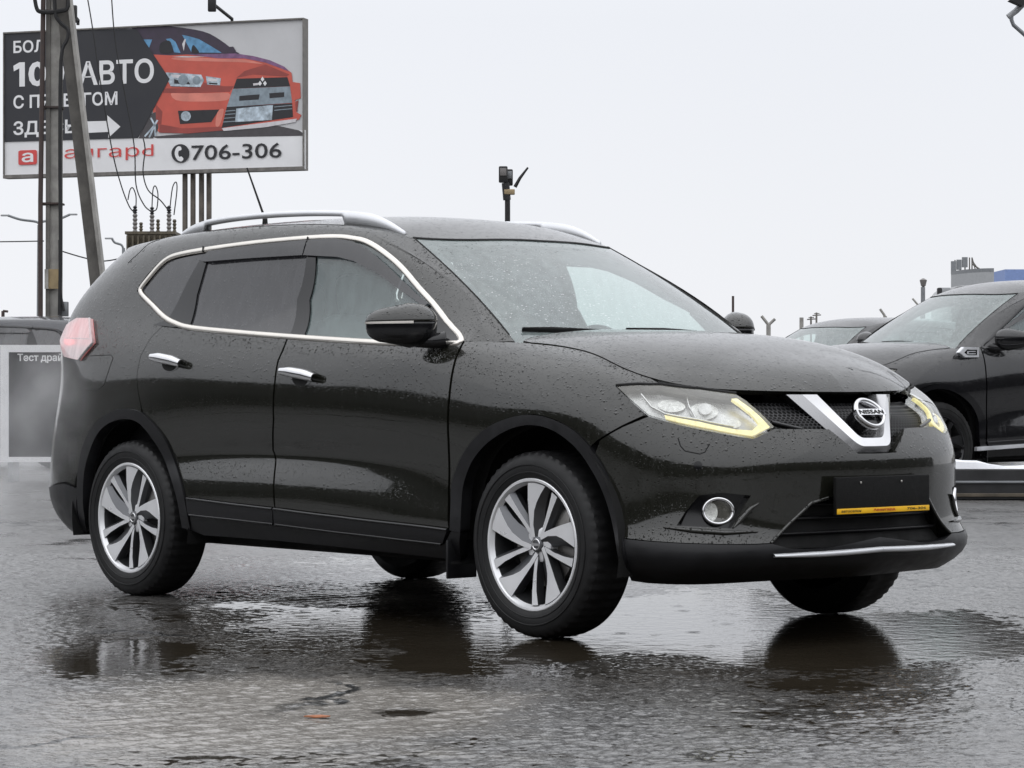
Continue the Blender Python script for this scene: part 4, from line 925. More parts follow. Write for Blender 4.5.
# ------------------------------------------------------------------ wheels
def build_wheel():
    rt = .352; hw = .108
    prof = [(.236, -.082), (.246, -.100), (.262, -.108), (.290, -.1125), (.318, -.108), (.333, -.100), (.345, -.088), (rt-.002, -.068), (rt, -.035), (rt, 0), (rt, .035), (rt-.002, .068), (.345, .088), (.333, .10), (.29, .112), (.246, .10), (.236, .082)]
    NSEG = 216
    def rmod(k, j):
        lug = (k//2) % 2
        if j in (6, 11): return -.0035 if lug else .0008
        if j in (7, 10): return -.0045 if lug else .0006
        if j == 9: return -.006
        return 0
    t = MB(); t.lathe(prof, NSEG, closed=False, rmod=rmod); tyre = t.build('tyre', 'rubber', None, angle=28)
    for r_, h in ((.300, -.1135), (.272, -.1108)):
        t = MB(); t.lathe([(r_-.003, h+.001), (r_-.0015, h-.0012), (r_+.0015, h-.0012), (r_+.003, h+.001)], 72); o = t.build('sidewall_ring', 'rubber', None)
    m = MB()
    m.lathe([(.248, -.096), (.250, -.101), (.246, -.1045), (.238, -.1035), (.2335, -.096), (.226, -.085)], 96)
    m2_ = MB(); m2_.lathe([(.2262, -.085), (.216, -.04), (.213, .03), (.222, .09)], 96); m2_.build('rim_barrel', 'wheel_grey', None)
    Rn = .236
    def hz(x, y):
        r_ = math.hypot(x, y); return -.0985+.030*max(0, 1-r_/.9)**1.3
    bm_ = m.bm
    def slab(top, depth, low=None):
        a = [bm_.verts.new((x*Rn, hz(x, y), y*Rn)) for x, y in top]; low = low or [(x*.99, y*.99) for x, y in top]
        b = [bm_.verts.new((x*Rn, hz(x, y)+depth, y*Rn)) for x, y in low]
        bm_.faces.new(a); n_ = len(a)
        for i in range(n_): bm_.faces.new((a[i], a[(i+1) % n_], b[(i+1) % n_], b[i]))
        bm_.faces.new(b[::-1])
    def rot(pts, a): return [(x*math.cos(a)-y*math.sin(a), x*math.sin(a)+y*math.cos(a)) for x, y in pts]
    m4 = MB()
    def strip(up, dn, d0, d1):
        bm_ = m4.bm; a_ = [bm_.verts.new((x*Rn, hz(x, y)+d0, y*Rn)) for x, y in up]; b_ = [bm_.verts.new((x*Rn, hz(x, y)+d1, y*Rn)) for x, y in dn]
        for i in range(len(a_)-1): bm_.faces.new((a_[i], a_[i+1], b_[i+1], b_[i]))
    for k in range(5):
        a = k*2*math.pi/5
        Lb = rot([(-.10, .975), (-.118, .72), (-.128, .5), (-.132, .3), (-.125, .11)], a)
        Rb = rot([(.30, .93), (.185, .80), (.08, .67), (.005, .54), (-.05, .32), (-.045, .11)], a)
        Rl = rot([(.36, .915), (.285, .80), (.215, .67), (.165, .54), (.125, .33), (.09, .12)], a)
        arc = rot([(.0, .985), (.12, .975), (.24, .95)], a)
        bm_.faces.new([bm_.verts.new((x*Rn, hz(x, y), y*Rn)) for x, y in Lb[::-1]+arc+Rb])
        strip(Lb, [(x, y) for x, y in Lb], 0, .042); strip(Rb, Rl, 0, .022); strip(Rl, Rl, .022, .05)
        m4.bm.faces.new([m4.bm.verts.new((x*Rn, hz(x, y)+.048, y*Rn)) for x, y in Lb[::-1]+Rl])
        To = rot([(.455, .845), (.37, .64), (.24, .40), (.085, .17)], a); Ti = rot([(.575, .77), (.455, .59), (.31, .375), (.145, .135)], a); Tl = rot([(.63, .735), (.50, .555), (.355, .345), (.185, .10)], a)
        bm_.faces.new([bm_.verts.new((x*Rn, hz(x, y)+.002, y*Rn)) for x, y in To[::-1]+Ti])
        strip(To, To, .002, .04); strip(Ti, Tl, .002, .020); strip(Tl, Tl, .020, .045)
    rim = m.build('rim', 'wheel_silver', None, angle=22); m4.build('spoke_flanks', 'wheel_grey', None, angle=22)
    m = MB(); m.lathe([(.001, -.068), (.055, -.068), (.066, -.064), (.070, -.05), (.070, .0)], 40); m.build('hub', 'wheel_silver', None)
    m = MB(); m.lathe([(.001, -.079), (.024, -.079), (.029, -.076), (.030, -.06)], 32); hc_ = m.build('hub_cap', 'wheel_grey', None)
    m = MB(); m.lathe([(.016, -.0795), (.018, -.0812), (.0205, -.0812), (.0225, -.0795)], 32); m.box((0, -.0805, 0), (.046, .002, .010)); m.build('hub_emblem', 'chrome', None)
    for k in range(5):
        a = R(90)+R(18)+k*2*math.pi/5; m = MB(); m.lathe([(.001, -.0695), (.0115, -.0695), (.0125, -.066), (.0125, -.05)], 14)
        for v in m.bm.verts: v.co += Vector((.050*math.cos(a), 0, .050*math.sin(a)))
        m.build('wheel_nut', 'matt_black', None)
    m = MB(); m.lathe([(.07, -.030), (.158, -.030), (.160, -.026), (.160, -.012), (.07, -.012)], 48); m.build('brake_disc', 'brake_steel', None)
    m = MB(); m.box((.105, -.028, .075), (.10, .05, .13), bev=.015); m.build('brake_calliper', 'brake_steel', None)
    m = MB(); m.lathe([(.001, .0), (.214, .0), (.214, .05)], 40); m.build('wheel_backing', 'matt_black', None)
_before = set(bpy.data.objects.keys()); build_wheel(); wparts = [o for o in bpy.data.objects if o.name not in _before]
def wheel_at(x, sd, rotk, first):
    """wheel = an Empty; tyre, rim and brake are its sub-parts"""
    w_ = empty('wheel', (x, .790*sd, .352), car); w_.rotation_euler = (0, 0, 0 if sd < 0 else math.pi)
    for o in wparts:
        c = o if first else o.copy()
        if not first: COL.objects.link(c)
        c.parent = w_
    return w_

for i, (x, sd, a) in enumerate(((1.3525, -1, 0), (-1.3525, -1, 2), (1.3525, 1, 1), (-1.3525, 1, 3))): wheel_at(x, sd, a, i == 0)
# ------------------------------------------------------------------ cabin
def seat(x, y, wide):
    m = MB(); m.box((x, y, .66), (.50, wide, .16), bev=.05, seg=3); s = m.build('seat', 'seat_cloth', car)
    m = MB(); m.box((x-.30, y, .95), (.15, wide*.96, .62), rot=Matrix.Rotation(R(-17), 3, 'Y'), bev=.055, seg=3); m.build('seat_back', 'seat_cloth', s)
    for q in ((0,) if wide < .7 else (-.42, 0, .42)):
        m = MB(); m.box((x-.405, y+q, 1.335), (.10, .27, .19), rot=Matrix.Rotation(R(-10), 3, 'Y'), bev=.045, seg=3); m.build('headrest', 'seat_cloth', s)
        for k in (-.06, .06):
            m = MB(); m.tube([(x-.40, y+q+k, 1.22), (x-.395, y+q+k, 1.28)], .006, 6); m.build('headrest_post', 'chrome', s)
seat(.10, -.37, .52); seat(.10, .37, .52); seat(-.85, 0, 1.30)
m = MB(); m.box((.86, 0, .93), (.46, 1.42, .26), bev=.07, seg=3); m.box((.62, .37, 1.07), (.22, .36, .10), bev=.04, seg=3); m.build('dashboard', 'interior_dark', car)
m = MB(); ang = np.linspace(0, 2*math.pi, 41); T_ = Matrix.Rotation(R(-24), 3, 'Y')
m.tube([Vector((.46, .37, 1.03))+T_ @ Vector((0, .185*math.cos(a), .185*math.sin(a))) for a in ang], .015, 8, cap=False); sw = m.build('steering_wheel', 'interior_dark', car)
m = MB(); m.box((.475, .37, 1.025), (.05, .15, .12), rot=T_, bev=.02); m.box((.47, .37, 1.03), (.02, .34, .03), rot=T_, bev=.008); m.tube([(.48, .37, 1.02), (.75, .37, .93)], .03, 8); m.build('steering_hub', 'interior_dark', sw)
m = MB(); m.box((.37, 0, 1.475), (.03, .23, .065), bev=.012); m.tube([(.39, 0, 1.49), (.43, 0, 1.545)], .01, 6); m.build('rear_view_mirror', 'interior_dark', car)
m = MB(); m.box((-.2, 0, .50), (3.0, 1.5, .10)); m.box((-1.75, 0, .78), (.7, 1.35, .5), bev=.03); m.build('cabin_floor', 'interior_dark', car)
link_mesh('headlining', panel_mesh('headlining', 'R', [(p[0]-.03*(i < 20), max(0, p[1]-.01)) for i, p in enumerate(re_)], off=-.045, thick=0, both=True, res=.08), 'headliner', car)
# ------------------------------------------------------------------ surroundings
HOR = 387.7
def zpx(py, depth): return CAM[2]+(HOR-py)*depth/FOC
FWH = np.array([FW[0], FW[1], 0]); FWH /= np.linalg.norm(FWH)
simple('concrete', (.31, .30, .28), .85, var=.3, scale=5, bump=.004)
simple('concrete_dark', (.16, .152, .14), .85, var=.3, scale=5, bump=.004)
simple('rust_steel', (.055, .038, .034), .7, var=.35, scale=9, bump=.001)
simple('galvanised', (.22, .23, .24), .5, .6, var=.15)
simple('cable_black', (.008, .008, .009), .6)
simple('wood_board', (.34, .26, .15), .8, var=.2)
simple('khaki_steel', (.10, .085, .06), .7, var=.45, scale=14, bump=.001)
simple('insulator', (.17, .16, .155), .4, var=.2)
simple('insulator_cap', (.02, .02, .024), .5)
simple('bb_post', (.115, .10, .085), .75, var=.4, scale=4, bump=.002)
simple('bb_frame', (.16, .15, .14), .6, var=.3)
simple('bb_grey', (.56, .56, .57), .6, var=.05, scale=2)
simple('bb_dark', (.027, .028, .034), .6, var=.12, scale=2)
simple('bb_white', (.78, .78, .79), .6, var=.05, scale=2)
simple('bb_black', (.022, .022, .026), .6)
simple('bb_red', (.62, .075, .07), .6, var=.08, scale=2)
simple('bb_orange', (.56, .105, .075), .55, var=.18, scale=1.6)
simple('bb_orange_dark', (.30, .06, .05), .55, var=.2, scale=2)
simple('bb_plum', (.050, .038, .060), .6, var=.25)
simple('bb_violet', (.20, .10, .20), .6, var=.3)
simple('bb_blue', (.11, .28, .47), .5, var=.3)
simple('bb_lamp', (.40, .47, .53), .4, var=.5, scale=9)
simple('bb_steel', (.23, .28, .32), .5, var=.25)
simple('bb_shadow', (.07, .065, .07), .6, var=.2)
simple('white_frame', (.72, .72, .73), .4, var=.05)
simple('sign_dark', (.022, .023, .025), .45, var=.12)
simple('snow_white', (.80, .81, .84), .7, var=.06, bump=.01)
simple('platform_dark', (.020, .020, .021), .35, var=.3, scale=5)
simple('platform_edge', (.085, .07, .05), .5, var=.3)
simple('wall_grey', (.36, .37, .38), .8, var=.08)
simple('wall_blue', (.20, .28, .52), .6, var=.1)
simple('window_dark', (.02, .022, .026), .1)
simple('dark_hall_wall', (.020, .020, .021), .6, var=.25, scale=1.2)
paint('navy_paint', (.012, .014, .019), (.020, .022, .03))
paint('black_suv_paint', (.0035, .0035, .004), (.006, .006, .007))

# billboard: a 6 x 3 m printed sheet on four posts
A = P(5, 34.5, 53.3); Bp = P(303.5, 18.5, 51.2); A0 = P(5.5, 174.8, 53.3); B0 = P(303.5, 166.5, 51.2)
bx = (Bp-A); bx[2] = 0; W_ = np.linalg.norm(bx); bx /= W_; bz = np.array([0, 0, 1.]); bn = np.cross(bx, bz)
bn = bn if np.dot(bn, CAM-A) > 0 else -bn
zt, zb_ = (A[2]+Bp[2])/2, (A0[2]+B0[2])/2
O = np.array([A[0], A[1], zb_]); Hh = zt-zb_
bill = empty('billboard', tuple(PZ(196, 52.))); tag(bill, 'roadside billboard with white Cyrillic letters and an orange car, on four posts', 'billboard')
inv = np.array(bill.location)
def bbuild(mb, name, mat, parent=bill, **k):
    o = mb.build(name, mat, None, **k); o.parent = parent; o.matrix_parent_inverse = Matrix.Translation(-Vector(inv)) if parent == bill else Matrix.Translation(-Vector(inv)); return o
def on_bb(px, py):
    p = on_plane(px, py, O, bn); d = p-O; return (float(d@bx), float(d[2]))
def sheet(name, pts, mat, lift, ink=True):
    m = MB(); m.prism([on_bb(*p) for p in pts] if ink else pts, O+bn*lift, bx, bz, bn, 0, .0015); return bbuild(m, name, mat, smooth=False)
m = MB(); m.prism([(0, 0), (W_, 0), (W_, Hh), (0, Hh)], O, bx, bz, bn, -.16, 0); bbuild(m, 'board', 'bb_grey', smooth=False)
fr = MB()
for c, s in (((W_/2, -.04), (W_+.04, .07)), ((W_/2, Hh+.01), (W_+.04, .03)), ((-.01, Hh/2), (.02, Hh)), ((W_+.01, Hh/2), (.02, Hh))):
    p = O+bx*c[0]+bz*c[1]-bn*.07; fr.box(p, (s[0], .24, s[1]), rot=Matrix((bx, bn, bz)).transposed())
bbuild(fr, 'board_frame', 'bb_frame', smooth=False)
Z = lambda pts: [(120+x/4.8, 20+y/4.8) for x, y in pts]
sheet('pale_band', [(4, 142), (306, 130), (306, 169), (4, 178)], 'bb_white', .004)
sheet('shadow_print', Z([(330, 545), (490, 515), (700, 495), (860, 530), (883, 545), (883, 556), (180, 568), (150, 560)]), 'bb_shadow', .008)
sheet('car_roof_print', Z(smooth_path([(60, 40), (150, 33), (250, 32), (400, 55), (480, 95), (545, 145), (560, 165), (330, 168), (100, 168), (60, 100)], 3, True)), 'bb_plum', .010)
sheet('car_body_print', Z([(140, 165), (240, 170), (320, 166), (550, 162), (640, 175), (720, 195), (790, 225), (825, 255), (830, 298), (866, 303), (869, 375), (842, 385), (845, 440), (872, 457), (860, 478), (700, 510), (495, 530), (330, 545), (190, 541), (160, 500), (160, 300)]), 'bb_orange', .012)
sheet('car_hood_print', Z([(330, 166), (555, 161), (640, 173), (720, 193), (790, 224), (815, 248), (700, 205), (600, 185), (470, 184)]), 'bb_violet', .014)
for q in ([(300, 72), (330, 78), (380, 92), (432, 122), (490, 158), (345, 156)], [(222, 92), (245, 88), (268, 105), (292, 158), (262, 156), (250, 120)], [(112, 94), (156, 94), (142, 132), (128, 140)]): sheet('car_window_print', Z(q), 'bb_blue', .014)
simple('bb_orange_light', (.66, .22, .17), .5, var=.15, scale=3)
simple('bb_glint', (.62, .60, .62), .5, var=.1)
for q in ([(245, 186), (330, 178), (470, 186), (600, 190), (690, 212), (600, 204), (470, 200), (330, 196)], [(255, 345), (400, 352), (520, 350), (515, 385), (380, 392), (270, 385)], [(500, 430), (480, 505), (460, 505), (470, 440)]): sheet('car_gloss_print', Z(smooth_path(q, 3, True)), 'bb_orange_light', .0135)
for q in ([(190, 500), (300, 520), (490, 512), (495, 530), (330, 545), (190, 541)], [(235, 292), (252, 322), (400, 326), (536, 336), (548, 318), (500, 318), (404, 300), (388, 325), (246, 321)], [(700, 214), (815, 262), (800, 272), (640, 262), (560, 278), (600, 245)], [(172, 402), (205, 440), (200, 500), (175, 500)], [(843, 392), (858, 385), (852, 440), (846, 440)]): sheet('car_shade_print', Z(q), 'bb_orange_dark', .0138)
for q in ([(246, 262), (300, 264), (292, 280), (256, 276)], [(345, 268), (388, 272), (392, 286), (352, 280)], [(424, 278), (470, 284), (466, 296), (426, 294)], [(250, 178), (300, 174), (420, 176), (330, 180)], [(300, 116), (312, 92), (318, 92), (308, 150)], [(640, 305), (680, 300), (678, 310), (642, 316)]): sheet('car_glint_print', Z(q), 'bb_glint', .0175)
for q in ([(262, 284), (300, 296), (330, 296), (340, 310), (262, 306)], [(430, 300), (470, 304), (468, 310), (430, 308)]): sheet('car_lamp_shade_print', Z(q), 'bb_black', .0172)
for q in ([(196, 112), (238, 100), (252, 130), (250, 158), (196, 158)], [(345, 156), (352, 120), (372, 140), (380, 157)]): sheet('car_seat_print', Z(smooth_path(q, 3, True)), 'bb_black', .0155)
for yy in (436, 452, 470, 488): sheet('car_intake_bar_print', Z([(512-(yy-418)*.2, yy), (556, yy-4), (556, yy), (511-(yy-418)*.2, yy+4)]), 'bb_steel', .0172)
for yy in (428, 444): sheet('car_intake_bar_print', Z([(742, yy-12), (828, yy-20), (828, yy-16), (742, yy-8)]), 'bb_steel', .0172)
sheet('car_shade_print', Z([(200, 330), (420, 322), (535, 330), (530, 345), (330, 352), (210, 350)]), 'bb_orange_dark', .014)
for q in ([(222, 252), (300, 256), (392, 263), (405, 290), (388, 322), (245, 318), (228, 285)], [(414, 270), (486, 280), (482, 314), (420, 310)]): sheet('car_lamp_print', Z(q), 'bb_lamp', .016)
for c, r_ in (((305, 288), 24), ((370, 290), 20)):
    sheet('car_lamp_eye_print', Z(ell(c, r_, r_*1.05, 18)), 'bb_steel', .018)
sheet('car_grille_print', Z([(562, 282), (805, 275), (818, 318), (545, 330)]), 'bb_black', .016)
sheet('car_band_print', Z([(543, 331), (818, 319), (828, 398), (514, 418)]), 'bb_steel', .016)
for q in ([(575, 365), (672, 357), (668, 382), (574, 388)], [(718, 352), (790, 347), (790, 370), (720, 376)]): sheet('car_slot_print', Z(q), 'bb_black', .018)
sheet('car_intake_print', Z([(514, 418), (828, 400), (832, 466), (490, 518)]), 'bb_black', .016)
sheet('car_plate_print', Z([(560, 426), (736, 408), (731, 480), (555, 490)]), 'bb_lamp', .018)
sheet('car_lip_print', Z([(490, 520), (850, 474), (845, 490), (700, 515), (500, 533)]), 'bb_glint', .018)
sheet('car_fog_print', Z([(280, 436), (478, 430), (440, 490), (290, 500)]), 'bb_black', .016); sheet('car_fog_eye_print', Z(ell((318, 462), 24, 24, 18)), 'bb_lamp', .018)
sheet('car_wheel_print', Z([(150, 450), (172, 442), (186, 480), (186, 520), (160, 568), (92, 568), (120, 500)]), 'bb_shadow', .013)
for k in range(5):
    a0 = (168, 505); b0 = [(120, 560), (142, 565), (172, 556), (182, 480), (150, 470)][k]; d = np.array(b0)-a0; nn = np.array([-d[1], d[0]])/np.linalg.norm(d)*4
    sheet('car_spoke_print', Z([tuple(np.array(a0)+nn), tuple(np.array(a0)-nn), tuple(np.array(b0)-nn), tuple(np.array(b0)+nn)]), 'bb_lamp', .015)
for c in ((686, 283), (674, 303), (698, 303)): sheet('car_emblem_print', Z([(c[0], c[1]-11), (c[0]+9, c[1]+2), (c[0], c[1]+14), (c[0]-9, c[1]+2)]), 'bb_white', .020)
sheet('car_mirror_print', Z([(525, 130), (545, 128), (558, 150), (540, 158)]), 'bb_plum', .016)
sheet('dark_arrow', [(4, 33), (80, 30.5), (137, 29), (170, 79), (138.5, 138), (4, 142)], 'bb_dark', .022)
def btext(name, s, x0, x1, yt, yb, mat, bold, lift=.026):
    o = O+bx*on_bb(x0, yb)[0]+bz*on_bb(x0, yb)[1]; wd = on_bb(x1, yb)[0]-on_bb(x0, yb)[0]; ht = on_bb(x0, yt)[1]-on_bb(x0, yb)[1]
    t = text_on(name, s, o, bx, bz, bn, wd, ht, mat, None, bold, lift); t.parent = bill; t.matrix_parent_inverse = Matrix.Translation(-Vector(inv))
btext('lettering', 'БОЛЕЕ', 14, 64, 41, 53.5, 'bb_white', .022)
sheet('lettering_digit', [(14, 66), (20, 62.5), (25.5, 62.3), (25.5, 86.6), (20, 86.8), (20, 68.5), (14.5, 71.5)], 'bb_white', .026); btext('lettering', '00', 29, 65, 62, 86.8, 'bb_white', .03); btext('lettering', 'АВТО', 79, 154.5, 61.5, 86, 'bb_white', .022)
btext('lettering', 'С ПРОБЕГОМ', 14, 118, 95.5, 109, 'bb_white', .022)
btext('lettering', 'ЗДЕСЬ', 14, 76, 121.5, 138, 'bb_white', .022)
sheet('white_arrow', [(88, 121.5), (108, 121), (108, 115.5), (121, 126.8), (109, 138), (109, 132), (88, 133)], 'bb_white', .026)
btext('lettering', 'Вангарd', 48, 154, 147, 162.5, 'bb_red', -.004)
sheet('red_logo', [(19, 151.5), (21, 150.5), (36, 150), (37.5, 151), (37.5, 163), (36, 164.5), (20, 165), (19, 164)], 'bb_red', .026); btext('logo_letter', 'а', 22.5, 34, 153, 162.5, 'bb_white', .015, .031)
btext('lettering', '706-306', 192, 282, 145.5, 160.5, 'bb_black', .008)
sheet('phone_disc', ell((181, 153.5), 9, 9.3, 28), 'bb_black', .026)
sheet('phone_handset', smooth_path([(178.5, 146.5), (176, 150), (175.5, 155), (178, 160), (182, 161.5), (184, 159), (182, 156.5), (180, 157), (178.8, 154), (179.5, 151), (182, 150), (181.5, 147)], 3, True), 'bb_white', .029)
for x in (185, 193, 201.5, 209):
    m = MB(); p = PZ(x, 52.2); m.box((p[0], p[1], zb_/2), (.085, .085, zb_), rot=Matrix((bx, bn, bz)).transposed(), bev=.01); bbuild(m, 'post', 'bb_post', smooth=False)
for (x0, y0, x1, y1) in ((232, 19, 212, 3), (78, 20, 73, 14)):
    a, b = P(x0, y0, 52), P(x1, y1, 51.2); m = MB(); m.tube([a-np.array([0, 0, .1]), a, b], .035, 6); m.box(b, (.16, .10, .34), rot=Vector(RT).to_track_quat('X', 'Z').to_matrix(), bev=.02); bbuild(m, 'lamp_arm', 'cable_black')

def thing(name, loc, label, cat, group=None):
    o = empty(name, tuple(loc)); tag(o, label, cat, group); return o
def part(mb, name, mat, root, **k):
    o = mb.build(name, mat, None, **k); o.parent = root; l = Vector(root.location)
    o.matrix_parent_inverse = Matrix.Translation(-l); return o
VR = Matrix((RT, FWH, np.array([0, 0, 1.]))).transposed()          # a frame squared up to the line of sight
# utility pole with a raking brace
D = 36.
up = thing('utility_pole', PZ(52, D), 'grey concrete utility pole with a leaning brace, in front of the billboard', 'utility pole')
def seg_box(mb, a, b, w_, d_, w2=None):
    a, b = np.array(a), np.array(b); L = np.linalg.norm(b-a); t = (b-a)/L; x = np.array(RT); x = x-t*(x@t); x /= np.linalg.norm(x); y = np.cross(t, x); k = (w2 or w_)/w_
    V = []
    for q, s in ((a, 1), (b, k)):
        for sx, sy in ((-1, -1), (1, -1), (1, 1), (-1, 1)): V.append(mb.bm.verts.new(q+x*sx*w_*s/2+y*sy*d_*s/2))
    mb.bm.faces.new(V[:4][::-1]); mb.bm.faces.new(V[4:])
    for i in range(4): mb.bm.faces.new((V[i], V[(i+1) % 4], V[4+(i+1) % 4], V[4+i]))
m = MB(); seg_box(m, PZ(54, D), P(54.5, -60, D), .20, .20); part(m, 'pole', 'concrete', up, smooth=False)
m = MB(); seg_box(m, P(47.6, 400, D-.12), P(48.5, -60, D-.12), .055, .05); part(m, 'pole_rib', 'concrete_dark', up, smooth=False)
m = MB(); seg_box(m, PZ(118, D+.5), P(59, -40, D-.1), .18, .2); part(m, 'brace', 'concrete_dark', up, smooth=False)
m = MB(); a, b, c, d_ = PZ(124.5, D+.3), P(67.5, -20, D-.2), P(65.5, -20, D-.2), PZ(120, D+.3); seg_box(m, a, b, .045, .22); part(m, 'brace_edge', 'concrete', up, smooth=False)
m = MB(); m.tube([PZ(40.5, D-.2), P(40.5, 200, D-.2), P(44, -50, D-.2)], .034, 8); part(m, 'conduit_pipe', 'rust_steel', up)
for pts, r_ in (([(59.5, 315), (60.5, 250), (60, 150), (61, 60), (67, 40), (68, 30), (60, 22), (55, 10), (54, -40)], .028), ([(33, -20), (36, 6), (42, 12), (60, 11), (68, 6), (66, -20)], .03), ([(64, 311), (60.5, 290), (59.5, 240)], .02)):
    m = MB(); m.tube([P(x, y, D-.28) for x, y in smooth_path(pts, 4)], r_, 6); part(m, 'cable', 'cable_black', up)
m = MB(); m.box(P(53.5, 279, D-.17), (.14, .02, .27), rot=VR); part(m, 'notice_board', 'wood_board', up, smooth=False)
m = MB(); m.box(P(46.5, 279, D-.2), (.05, .02, .27), rot=VR); part(m, 'notice_board', 'concrete', up, smooth=False)
m = MB(); m.box(P(63.5, 309, D-.2), (.13, .10, .20), rot=VR, bev=.01); part(m, 'junction_box', 'galvanised', up)
for y in (12, 108, 204):
    m = MB(); m.box(P(52, y, D-.02), (.30, .30, .025), rot=VR); part(m, 'clamp', 'rust_steel', up, smooth=False)
# transformer with insulators
D = 46.
tr = thing('transformer', PZ(152, D), 'weathered khaki transformer with three tall insulators, below the billboard', 'transformer')
def K(px): return px*D/FOC
zt_ = zpx(234, D); m = MB(); c = PZ(153, D)
m.box((c[0], c[1], zt_-.45), (K(46), .7, .9), rot=VR, bev=.02); m.box((c[0], c[1], zt_), (K(50), .76, .05), rot=VR)
for k in range(9): m.box(tuple(np.array([c[0], c[1], zt_-.45])+RT*K(-22+k*5.4)-FWH*.40), (.03, .12, .8), rot=VR)
part(m, 'tank', 'khaki_steel', tr, smooth=False)
m = MB()
for sx in (-18, 18): p = c+RT*K(sx); m.box((p[0], p[1], (zt_-.9)/2), (.18, .18, zt_-.9), rot=VR)
part(m, 'stand', 'concrete_dark', tr, smooth=False)
for k, (x, yt) in enumerate(((135, 208), (152, 209), (169, 208), (141, 222), (158, 219), (174.5, 219))):
    tall = k < 3; m = MB(); n_ = 5; z0 = zpx(234 if tall else 236, D); z1 = zpx(yt+6 if tall else yt, D); pr = []
    for i in range(n_*2+1): pr.append(((K(2.6) if i % 2 else K(1.6))*(1 if tall else .8), z0+(z1-z0)*i/(n_*2)))
    m.lathe(pr, 12, 'z'); q = PZ(x, D-(.12 if tall else -.1)); 
    for v in m.bm.verts: v.co += Vector((q[0], q[1], 0))
    part(m, 'insulator', 'insulator' if tall else 'khaki_steel', tr)
    if tall:
        m = MB(); pr = [(K(1.2), z1), (K(2.4), z1+K(1)), (K(1.4), z1+K(2)), (K(2.6), z1+K(3.5)), (K(1.4), z1+K(5)), (K(2.3), z1+K(6.5)), (.01, z1+K(8))]; m.lathe(pr, 12, 'z')
        for v in m.bm.verts: v.co += Vector((q[0], q[1], 0))
        part(m, 'insulator_cap', 'insulator_cap', tr)
for pts in ([(128, 200), (130, 190), (133, 188), (136, 196), (136, 207)], [(152, 208), (153, 190), (155.5, 186), (158, 194), (157, 208), (154, 211)], [(170, 208), (172.5, 188), (176, 182), (177, 190), (174, 215)]):
    m = MB(); m.tube([P(x, y, D-.1) for x, y in smooth_path(pts, 4)], .011, 5); part(m, 'jumper_lead', 'cable_black', tr)
LEADS = [[(86, -10), (92, 25), (100, 80), (112, 150), (121, 185), (129, 206), (134, 212)], [(111, -10), (115, 40), (124, 90), (134, 145), (136, 185), (144, 205), (152, 212)], [(143, 138), (145, 150), (143, 172), (148, 190), (160, 200), (168, 210)]]
for i, pts in enumerate(LEADS):
    m = MB(); sp = smooth_path(pts, 6)
    m.tube([P(x, y, D-.3) for x, y in sp], .012, 5)
    tag(m.build('power_wire', 'cable_black'), ['thin black wire hanging from the pole top to the left insulator of the transformer', 'thin black wire dropping past the orange car print to the middle insulator', 'short black wire curving down from the billboard foot to the right insulator'][i], 'wire')
m = MB(); m.tube([P(20, 241.5, 88), P(44, 241, 88)], .02, 4); m.tube([P(-20, 242, 88), P(20, 241.5, 88)], .02, 4); tag(m.build('overhead_line', 'cable_black'), 'thin faint overhead line left of the concrete pole', 'wire')
m = MB(); m.tube([P(x, y, 88) for x, y in smooth_path([(58, 250), (85, 258), (105, 261), (130, 256)], 5)], .022, 4); tag(m.build('overhead_line', 'cable_black'), 'thin faint overhead line sagging beyond the leaning brace', 'wire')
# street lamps far behind
def street_lamp(px, ytop, arms, depth, label):
    r = thing('street_lamp', PZ(px, depth), label, 'street lamp', 'street lamps beyond the car park')
    m = MB(); m.tube([PZ(px, depth), P(px, ytop+8, depth)], [.11, .06], 8); part(m, 'pole', 'galvanised', r)
    for x1, y1 in arms:
        s = 1 if x1 > px else -1; m = MB(); m.tube([P(x, y, depth) for x, y in smooth_path([(px, ytop+10), (px+s*2, ytop+5), (px+(x1-px)*.5, ytop+2.5), (x1-s*6, y1+.4)], 4)], .045, 6); part(m, 'arm', 'galvanised', r)
        m = MB(); m.box(P(x1-s*3, y1+.4, depth), (.30, .16, .06), rot=VR, bev=.02); part(m, 'lamp_head', 'wall_grey', r)
street_lamp(39, 217, [(2, 215), (76, 214)], 92, 'pale double armed street lamp behind the rusty conduit pipe')
street_lamp(123.5, 240, [(106, 238)], 96, 'small single armed street lamp between the brace and the transformer')
# floodlight mast behind the roof
D = 27.
fm = thing('camera_mast', PZ(508, D), 'slim black mast with two floodlights and a slanting bar above the car roof', 'light mast')
m = MB(); m.tube([PZ(508, D), P(507.5, 199, D)], .028, 8); m.tube([P(507, 200, D), P(505.5, 183, D)], .040, 8); part(m, 'pole', 'cable_black', fm)
for x, y, dd, w_, mt in ((503.2, 174.5, 0, .092, 'insulator'), (509.5, 177.5, .12, .07, 'galvanised')):
    m = MB(); m.box(P(x, y, D+dd), (w_, .06, .17), rot=VR, bev=.012); o = part(m, 'floodlight', 'cable_black', fm)
    m = MB(); m.box(P(x, y-2.6, D+dd-.035), (w_*.72, .012, .078), rot=VR, bev=.003); part(m, 'lamp_glass', mt, fm)
m = MB(); m.box(P(509.5, 192, D), (.11, .08, .055), rot=VR, bev=.008); part(m, 'bracket', 'wood_board', fm)
m = MB(); m.tube([P(515, 187, D), P(520, 178, D), P(528, 167.5, D)], [.022, .018, .011], 6); part(m, 'slanting_bar', 'cable_black', fm)
